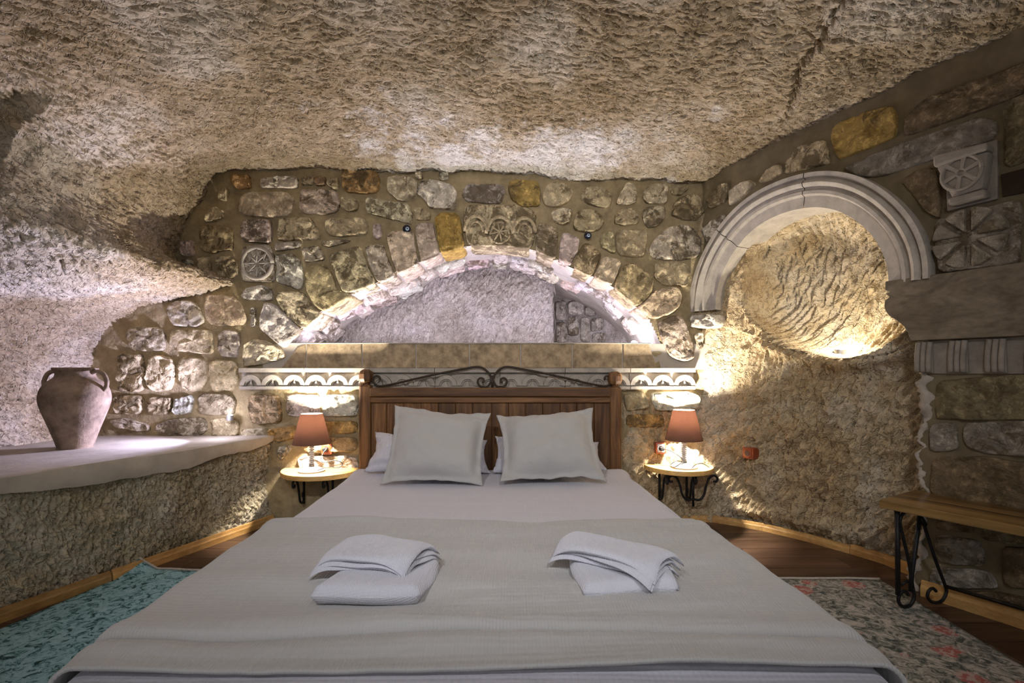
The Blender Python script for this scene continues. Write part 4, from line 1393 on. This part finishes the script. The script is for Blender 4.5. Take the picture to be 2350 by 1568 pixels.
cushion('cushion', [W(872, 1112, 2.76), W(1108, 1116, 2.74), W(1127, 952, 3.04), W(904, 926, 3.04)], 0.125, M['linen'], 'beige linen cushion with upturned pointed corner, left of the pair', 'cushion', 'linen cushions against the headboard', 0.87, 3)
cushion('cushion', [W(1148, 1110, 2.74), W(1392, 1106, 2.76), W(1361, 938, 3.04), W(1139, 952, 3.04)], 0.125, M['linen'], 'beige linen cushion leaning on the headboard, right of the pair', 'cushion', 'linen cushions against the headboard', 0.87, 8)
cushion('pillow', [W(836, 1082, 3.02), W(1126, 1084, 3.02), W(1118, 1010, 3.19), W(862, 994, 3.19)], 0.075, M['pillowcase'], 'white bed pillow tucked behind the left linen cushion', 'pillow', 'white bed pillows', 0.97, 12, 0.08)
cushion('pillow', [W(1130, 1084, 3.02), W(1394, 1080, 3.02), W(1374, 1014, 3.19), W(1136, 1002, 3.19)], 0.075, M['pillowcase'], 'white bed pillow tucked behind the right linen cushion', 'pillow', 'white bed pillows', 0.97, 15, 0.08)

# ------------------------------------------------------------------ TOWELS


def towel(name, corners, z0, layers, label, seed=0, droop=0.0, front=0.0):
    """folded towel: stacked rounded layers; corners BL, BR, TR, TL as (x, y)"""
    BL, BR, TR, TL = [Vector((c[0], c[1], 0)) for c in corners]
    r = np.random.RandomState(seed)
    mv = []; mf = []
    z = z0
    for L, t in enumerate(layers):
        off = r.uniform(-0.012, 0.012, 4)
        ph = r.rand(4) * 6
        pw = 9 if t < 0.03 else 5

        def h(u, v):
            e = max(abs(u), abs(v))
            return t / 2 * max(0.0, 1 - e ** (pw * 2)) ** 0.5 + 0.0005

        def pos(u, v, hh):
            a = (u + 1) / 2; b = (v + 1) / 2
            p = (BL * (1 - a) + BR * a) * (1 - b) + (TL * (1 - a) + TR * a) * b
            p = p + (BR - BL).normalized() * (off[0] * (u < -0.5) + off[1] * (u > 0.5)) + (TL - BL).normalized() * (off[2] * (v > 0.5))
            p = p + (BL - TL).normalized() * 0.010 * math.sin(u * 2.2 + ph[2]) * (abs(v)) + (BR - BL).normalized() * 0.006 * math.sin(v * 3 + ph[3])
            zz = z + t / 2 + hh
            zz += 0.005 * math.sin(u * 2.6 + ph[0]) * math.sin(v * 2.2 + ph[1])
            zz -= droop * (u * u * v * v) ** 1.0 * max(0, abs(u) + abs(v) - 1.2)
            return Vector((p.x, p.y, zz))
        V, Fc = lens(26, 26, h, pos)
        o = len(mv); mv += V; mf += [tuple(i + o for i in q) for q in Fc]
        z += t * 0.93
    cen = (BL + BR + TR + TL) / 4; cen.z = z0
    me = mesh(name, [Vector(p) - cen for p in mv], mf)
    bm = bmesh.new(); bm.from_mesh(me); bmesh.ops.recalc_face_normals(bm, faces=bm.faces); bm.to_mesh(me); bm.free()
    me.shade_smooth()
    o = obj(name, me, M['towel'], None, None, tuple(cen))
    return tag(o, label, 'towel', 'folded towels on the blanket')


def at(px, py, z):
    Yk = (1.0 - z) * F / (py - HZ)
    return ((px - CXP) / F * Yk, Yk)


ZT = ZM + 0.026
towel('bath_towel', [at(712, 1400, ZT), at(966, 1393, ZT), (-0.215, 1.50), (-0.475, 1.52)], ZT, [0.058], 'thick folded white towel lying under the flat one, left stack', 3)
towel('hand_towel', [at(722, 1300, ZT + 0.06), at(924, 1322, ZT + 0.06), at(1004, 1246, ZT + 0.09), at(826, 1232, ZT + 0.09)], ZT + 0.060, [0.012, 0.012, 0.018], 'flat folded white towel on top of the left towel stack', 7, 0.05)
towel('bath_towel', [at(1326, 1382, ZT), at(1560, 1382, ZT), (0.50, 1.54), (0.165, 1.57)], ZT, [0.058], 'thick folded white towel lying under the flat one, right stack', 13)
towel('hand_towel', [at(1262, 1270, ZT + 0.06), at(1492, 1334, ZT + 0.06), at(1560, 1272, ZT + 0.09), at(1336, 1217, ZT + 0.09)], ZT + 0.060, [0.012, 0.012, 0.018], 'flat folded white towel on top of the right towel stack', 17, 0.05)

# ------------------------------------------------------------------ WALL TABLES, LAMPS, SOCKETS


def wall_table(x, yw, zt, r, d, label, brk):
    t = empty('wall_table', (x, yw, zt))
    tag(t, label, 'bedside table', 'half round wall tables')
    n = 28
    poly = [(-r, 0)] + [(r * math.cos(a), -d * math.sin(a) ** 0.85) for a in np.linspace(math.pi, 2 * math.pi, n) * 0 + np.linspace(math.pi, 0, n)] + [(r, 0)]
    poly = [(-r, 0.0)] + [(-r * math.cos(a), -d * math.sin(a)) for a in np.linspace(0, math.pi, n)] + [(r, 0.0)]
    ded = [poly[0]]
    for p in poly[1:]:
        if abs(p[0] - ded[-1][0]) + abs(p[1] - ded[-1][1]) > 1e-4: ded.append(p)
    MB().prism(ded, lambda u, v, h: (u, v, h), -0.032, 0.0).build('table_top', M['wood_table'], t, bevel=0.006, smooth=True)
    for bx in brk:
        m = MB()
        m.tube([(bx, -0.012, -0.034), (bx, -0.012, -0.235)], 0.008, 6)                       # wall bar
        sc = crom([(-0.012, -0.215), (-0.045, -0.222), (-0.075, -0.200), (-0.090, -0.150), (-0.105, -0.095), (-0.130, -0.060), (-0.165, -0.050), (-0.185, -0.068), (-0.180, -0.090), (-0.160, -0.092), (-0.155, -0.076)], 5)
        m.tube([(bx, y_, z_) for (y_, z_) in sc], 0.0075, 7)
        m.tube([(bx, -0.012, -0.038), (bx, -0.20, -0.038)], 0.007, 6)
        sc2 = crom([(-0.012, -0.20), (-0.03, -0.185), (-0.035, -0.165), (-0.022, -0.155)], 5)
        m.tube([(bx, y_, z_) for (y_, z_) in sc2], 0.006, 6)
        m.build('iron_bracket', M['iron'], t, smooth=True)
    return t


wall_table(-1.245, 3.325, 0.368, 0.262, 0.285, 'honey wood half round wall table left of the headboard', (-0.13, 0.06))
wall_table(1.095, 3.325, 0.392, 0.222, 0.255, 'honey wood half round wall table right of the headboard', (-0.12, 0.06))
# the right table's scroll is turned sideways, seen from its broad side
for bx in (1.135,):
    m = MB()
    o3 = Vector((1.095, 3.325, 0.392))
    for s_ in (1, -1):
        sc = crom([(0.0, -0.20), (0.04, -0.205), (0.07, -0.17), (0.085, -0.11), (0.105, -0.065), (0.135, -0.050), (0.155, -0.068), (0.148, -0.088), (0.13, -0.088)], 5)
        m.tube([(0.06 + s_ * u, -0.13, w) for (u, w) in sc], 0.0075, 7)
    m.tube([(0.06, -0.13, -0.034), (0.06, -0.13, -0.245)], 0.008, 6)
    m.tube([(0.06, -0.13, -0.21), (0.06, -0.012, -0.21)], 0.006, 6)
    tb_ = [o for o in bpy.data.objects if o.name.startswith('wall_table') and o.type == 'EMPTY'][-1]
    m.build('iron_scroll', M['iron'], tb_, smooth=True)


def lamp(x, y, z, label):
    t = empty('table_lamp', (x, y, z))
    tag(t, label, 'lamp', 'bedside lamps')
    MB().lathe([(0.0, 0.0), (0.082, 0.0), (0.082, 0.008), (0.070, 0.014), (0.040, 0.022), (0.034, 0.030), (0.0, 0.031)], 32).build('base', M['ceramic'], t, smooth=True, auto=35)
    MB().lathe([(0.0, 0.031), (0.017, 0.031), (0.017, 0.044), (0.0, 0.044)], 16).build('base_collar', M['chrome'], t, smooth=True, auto=35)
    for k in range(9):
        zz = 0.045 + k * 0.0125
        MB().lathe([(0.0, zz), (0.008, zz), (0.0165, zz + 0.003), (0.0165, zz + 0.0085), (0.008, zz + 0.0115), (0.0, zz + 0.0118)], 18).build('stem_disc', M['ceramic'], t, smooth=True, auto=35)
    MB().lathe([(0.0, 0.158), (0.016, 0.158), (0.018, 0.166), (0.018, 0.20), (0.012, 0.205), (0.011, 0.284), (0.0, 0.286)], 16).build('bulb_holder', M['chrome'], t, smooth=True, auto=35)
    MB().lathe([(0.0, 0.286), (0.010, 0.287), (0.018, 0.305), (0.0215, 0.321), (0.018, 0.336), (0.009, 0.344), (0.0, 0.345)], 16).build('bulb', M['bulb'], t, smooth=True)
    m = MB()
    z0, z1, r0, r1 = 0.176, 0.368, 0.116, 0.067
    n = 48
    v = []
    for (r, zz) in ((r0, z0), (r1, z1), (r1 - 0.0015, z1), (r0 - 0.0015, z0)):
        v += [(r * math.cos(2 * math.pi * k / n), r * math.sin(2 * math.pi * k / n), zz) for k in range(n)]
    f = []
    for i in range(4):
        for k in range(n):
            a = i * n; b = ((i + 1) % 4) * n
            f.append((a + k, a + (k + 1) % n, b + (k + 1) % n, b + k))
    m.add(v, f); m.build('lamp_shade', M['shade'], t, smooth=True, auto=60)
    m = MB()
    for k in range(3):
        a = k * 2.094 + 0.4
        m.tube([(0.017 * math.cos(a), 0.017 * math.sin(a), 0.203), (0.108 * math.cos(a), 0.108 * math.sin(a), 0.196)], 0.0016, 5)
    m.build('shade_carrier', M['chrome'], t, smooth=True)
    return t


lamp(-1.278, 3.197, 0.369, 'bedside lamp with brown cone shade left of the bed')
lamp(1.097, 3.197, 0.393, 'bedside lamp with brown cone shade right of the bed')


def socket(px, py, w, hgt, fm, nm, body, label, plug=False, frame=None):
    """wall socket in wall coordinates"""
    u, v = fm[1](px, py)
    f3 = fm[0]
    t = empty('wall_socket', f3(u, v, 0.0))
    tag(t, label, 'socket')
    o3 = Vector(f3(u, v, 0.0))
    g = lambda a, b, h: Vector(f3(a, b, h)) - o3
    h0 = fm[2]
    P4 = lambda k: [(u - w * k, v - hgt * k), (u + w * k, v - hgt * k), (u + w * k, v + hgt * k), (u - w * k, v + hgt * k)]
    MB().prism(P4(0.5), g, h0 - 0.05, h0 + 0.010).build('plate', M[body], t, bevel=0.004, smooth=True)
    MB().prism(P4(0.36), g, h0 + 0.006, h0 + 0.014).build('inner_plate', M[frame or body], t, bevel=0.003, smooth=True)
    n = 20
    rr_ = min(w, hgt) * 0.26
    cir = [(u + rr_ * math.cos(2 * math.pi * k / n), v + rr_ * math.sin(2 * math.pi * k / n)) for k in range(n)]
    MB().prism(cir, g, h0 + 0.012, h0 + 0.0155).build('socket_well', M['socket_dark'], t)
    if plug:
        cir = [(u + rr_ * 0.8 * math.cos(2 * math.pi * k / n), v + rr_ * 0.8 * math.sin(2 * math.pi * k / n)) for k in range(n)]
        tag(MB().prism([(a, b) for a, b in cir], f3, h0 + 0.015, h0 + 0.05).build('power_plug', M['cable'], None, bevel=0.003), 'black power plug in the ' + label, 'plug')
    return t


BK = (FB, HB, 0.03)
socket(754, 1029, 0.070, 0.070, BK, 'a', 'socket', 'orange brown wall socket behind the left lamp', True)
socket(1513, 1027, 0.068, 0.075, BK, 'b', 'socket', 'white wall socket with brown frame beside the right lamp', True, 'socket_white')


def RRk(px, py):
    # hewn recess lies behind the masonry plane
    Dk = 0.138
    k = (px - CXP) / F
    O = RO - RN * Dk
    s = (O.y * k - O.x) / (RT.x - RT.y * k)
    return (s, 1.0 - (py - HZ) / F * (O.y + RT.y * s))


socket(1722, 1040, 0.078, 0.070, (lambda s, z, h: RP(s, z, h - 0.138), RRk, 0.016), 'c', 'socket', 'red brown wall socket on the hewn rock of the recess')


def cable(pts, label):
    tag(MB().tube(crom(pts, 8), 0.0028, 6).build('lamp_cable', M['cable'], smooth=True), label, 'cable', 'lamp cables')


def Wl(px, py, Y): return tuple(W(px, py, Y))


cable([Wl(752, 1028, 3.27), Wl(742, 1040, 3.24), Wl(736, 1056, 3.20), Wl(744, 1062, 3.18), Wl(768, 1057, 3.18), Wl(785, 1063, 3.18), Wl(778, 1073, 3.16), Wl(748, 1074, 3.15), Wl(728, 1080, 3.13)], 'black cable looping beside the left lamp')
cable([Wl(1513, 1027, 3.27), Wl(1540, 1036, 3.24), Wl(1562, 1050, 3.20), Wl(1566, 1060, 3.17), Wl(1552, 1058, 3.16), Wl(1538, 1068, 3.14), Wl(1548, 1072, 3.12), Wl(1566, 1062, 3.12), Wl(1576, 1060, 3.14)], 'black cable running to the right lamp from its socket')
cable([Wl(1588, 1074, 3.12), Wl(1598, 1066, 3.10), Wl(1612, 1064, 3.10), Wl(1628, 1073, 3.08)], 'short black cable end at the front of right lamp foot')

# ------------------------------------------------------------------ UPLIGHTS


def uplight(loc, lens_mat, label, r=0.028, rz=0.0):
    t = empty('uplight', loc, rz)
    tag(t, label, 'lamp', 'small niche uplights')
    MB().lathe([(0.0, 0.0), (r, 0.0), (r, 0.03), (r * 0.9, 0.034), (r * 0.82, 0.034), (r * 0.82, 0.022), (0.0, 0.022)], 20).build('housing', M['chrome'], t, smooth=True, auto=35)
    MB().lathe([(0.0, 0.022), (r * 0.8, 0.022), (r * 0.78, 0.031), (r * 0.5, 0.041), (0.0, 0.046)], 20).build('lens', M[lens_mat], t, smooth=True)
    return t


uplight((-1.845, 3.28, 0.685), 'lens_cool', 'small glowing uplight on the stone wall above the shelf', 0.022)
uplight((0.90, 3.70, ZL), 'lens_cool', 'small glowing uplight at the right foot of the arch', 0.03)

uplight((1.90, 2.90, 1.10), 'lens_white', 'small glowing uplight in the rock niche of right wall', 0.032)

# ------------------------------------------------------------------ BEADS
for px, py, r, lab in ((936, 529, 0.0265, 'dark glass eye bead on the wall left of the keystone'), (1347, 544, 0.024, 'dark glass eye bead on the wall right of the keystone')):
    x, z = HB(px, py)
    t = empty('eye_bead', (x, YB - 0.034, z)); tag(t, lab, 'glass bead', 'glass eye beads')
    RX = Matrix.Rotation(math.pi / 2, 4, 'X')
    for nm, mt, rr_, o_, tk in (('disc', 'bead_navy', r, (0, 0), 0.010), ('white_ring', 'bead_white', r * 0.48, (0.10, -0.02), 0.0125), ('iris', 'bead_blue', r * 0.30, (0.10, -0.02), 0.0138), ('pupil', 'bead_navy', r * 0.16, (0.12, -0.02), 0.015)):
        m = MB().lathe([(0.0, 0.0), (rr_, 0.0), (rr_, tk * 0.6), (rr_ * 0.85, tk * 0.92), (0.0, tk)], 24)
        m.v = [tuple(RX @ Vector(p) + Vector((o_[0] * r * 2, 0, o_[1] * r * 2))) for p in m.v]
        m.build(nm, M[mt], t, smooth=True, auto=50)

# ------------------------------------------------------------------ JAR
jar = empty('amphora', (-2.43, 2.79, ZS)); tag(jar, 'old two handled clay amphora standing on the plaster shelf', 'jar')
jp = [(0.0, 0.0), (0.095, 0.0), (0.098, 0.008), (0.112, 0.05), (0.135, 0.11), (0.160, 0.17), (0.182, 0.225), (0.192, 0.265), (0.190, 0.30), (0.178, 0.335), (0.155, 0.362), (0.128, 0.382), (0.112, 0.396), (0.107, 0.412), (0.110, 0.425), (0.122, 0.434), (0.124, 0.442), (0.116, 0.447), (0.104, 0.443), (0.096, 0.425), (0.10, 0.39), (0.0, 0.36)]
jp = [(r * 0.82, z) for r, z in jp]
jc = [tuple(p) for p in crom(jp, 4)]
MB().lathe([(max(r, 0.0005), z) for r, z in jc], 56).build('jar_body', M['clay'], jar, smooth=True)
for s_ in (1, -1):
    a = 0.12
    hd = crom([(0.088, 0.418), (0.118, 0.426), (0.146, 0.412), (0.163, 0.380), (0.164, 0.345), (0.148, 0.318)], 6)
    m = MB().tube([(s_ * r * math.cos(a), s_ * r * math.sin(a) * 0.6, z) for r, z in hd], 0.0115, 10)
    m.build('handle', M['clay'], jar, smooth=True)

# ------------------------------------------------------------------ RUGS


def rug(name, outline, mat, label, edge=None, lift=None, t=0.008):
    (x0, y0), (x1, y1), (x2, y2), (x3, y3) = outline          # near-left, near-right, far-right, far-left
    n, m_ = 60, 80
    a = np.linspace(0, 1, n)[None, :]; b = np.linspace(0, 1, m_)[:, None]
    X = (x0 * (1 - a) + x1 * a) * (1 - b) + (x3 * (1 - a) + x2 * a) * b
    Y = (y0 * (1 - a) + y1 * a) * (1 - b) + (y3 * (1 - a) + y2 * a) * b
    Z = t + fbm(X * 5, Y * 5, 44, 3) * 0.004
    if lift is not None: Z = Z + lift(a, b)
    Z = np.maximum(Z, t * 0.6)
    c = np.array([X.mean(), Y.mean(), 0])
    me = grid_mesh(name, np.stack([X, Y, Z], -1) - c)
    o = obj(name, me, mat, None, None, tuple(c))
    sm = o.modifiers.new('thick', 'SOLIDIFY'); sm.thickness = t * 0.8; sm.offset = -1
    tag(o, label, 'rug')
    P = np.stack([X, Y, Z], -1) - c
    mb = MB().tube([tuple(p + np.array([0, 0.004, 0.002])) for p in P[-1]], 0.006, 6)
    mb.build('edge_binding', M['binding'], o, smooth=True)
    return o


rug('teal_rug', [(-2.20, 0.7), (-0.90, 0.7), (-0.92, 2.46), (-1.885, 2.53)], M['rug_teal'], 'faded turquoise rug on the floor left of the bed',
    lift=lambda a, b: 0.05 * np.clip((b - 0.93) / 0.07, 0, 1) * np.clip((0.10 - a) / 0.10, 0, 1))
rug('floral_rug', [(0.72, 0.5), (1.66, 0.5), (1.765, 2.40), (0.72, 2.42)], M['rug_rose'], 'faded rose patterned rug on the floor right of the bed')

# ------------------------------------------------------------------ BENCH
bt = Vector((0.52, -0.854, 0)).normalized(); bn = Vector((-bt.y, bt.x, 0))     # along, and towards the wall
A0 = Vector((1.555, 2.125, 0))
A0.z = 0.009
bench = empty('bench', tuple(A0), math.atan2(bt.y, bt.x))
tag(bench, 'long varnished plank bench on scrolled iron legs by the right wall', 'bench')
# local x along the bench, local y towards the wall
BW, BL_ = 0.345, 1.30
M['wood_bench_x'] = mat_wood('bench_plank', (0.05, 0.022, 0.006), (0.27, 0.155, 0.045), (0.37, 0.23, 0.08), 'x', 0.55, 0.35, 0.5, 0.3)
for k in range(2):
    w = BW / 2
    MB().box((BL_ / 2, w * (k + 0.5), 0.434), (BL_, w - 0.0015, 0.036)).build('seat_board', M['wood_bench_x'], bench, bevel=0.005, seg=2)
for lx in (0.055, BL_ - 0.20):
    m = MB()
    f = lambda p: (lx + 0.35 * (p[0] - 0.03), p[0], p[1])
    # front loop: upright bar, foot scroll, slanting return
    front = crom([(0.085, 0.055), (0.070, 0.072), (0.050, 0.070), (0.036, 0.048), (0.042, 0.022), (0.065, 0.008), (0.095, 0.014), (0.112, 0.045), (0.106, 0.085)], 5)
    m.tube([f(p) for p in front], 0.0075, 7)
    m.tube([f((0.030, 0.416)), f((0.034, 0.06))], 0.0095, 6)
    m.tube([f(p) for p in crom([(0.106, 0.085), (0.085, 0.20), (0.048, 0.34), (0.045, 0.375), (0.062, 0.402), (0.10, 0.408), (0.135, 0.395), (0.15, 0.372)], 6)], 0.0065, 7)
    m.tube([f((0.145, 0.416)), f((0.10, 0.14)), f((0.095, 0.07))], 0.009, 6)
    back = crom([(0.150, 0.375), (0.165, 0.335), (0.215, 0.20), (0.268, 0.075), (0.270, 0.040), (0.245, 0.012), (0.205, 0.012), (0.180, 0.036), (0.185, 0.062), (0.205, 0.072), (0.222, 0.058)], 6)
    m.tube([f(p) for p in back], 0.0065, 7)
    m.tube([f((0.05, 0.10)), f((0.075, 0.115)), f((0.10, 0.10))], 0.006, 6)
    m.tube([f((0.02, 0.414)), f((0.30, 0.414))], 0.008, 6)
    m.tube([f((0.14, 0.38)), f((0.165, 0.345))], 0.011, 6)
    m.build('scroll_leg', M['iron'], bench, smooth=True)
MB().tube([(0.138, 0.268, 0.075), (BL_ - 0.117, 0.268, 0.075)], 0.008, 8).build('stretcher', M['iron'], bench, smooth=True)
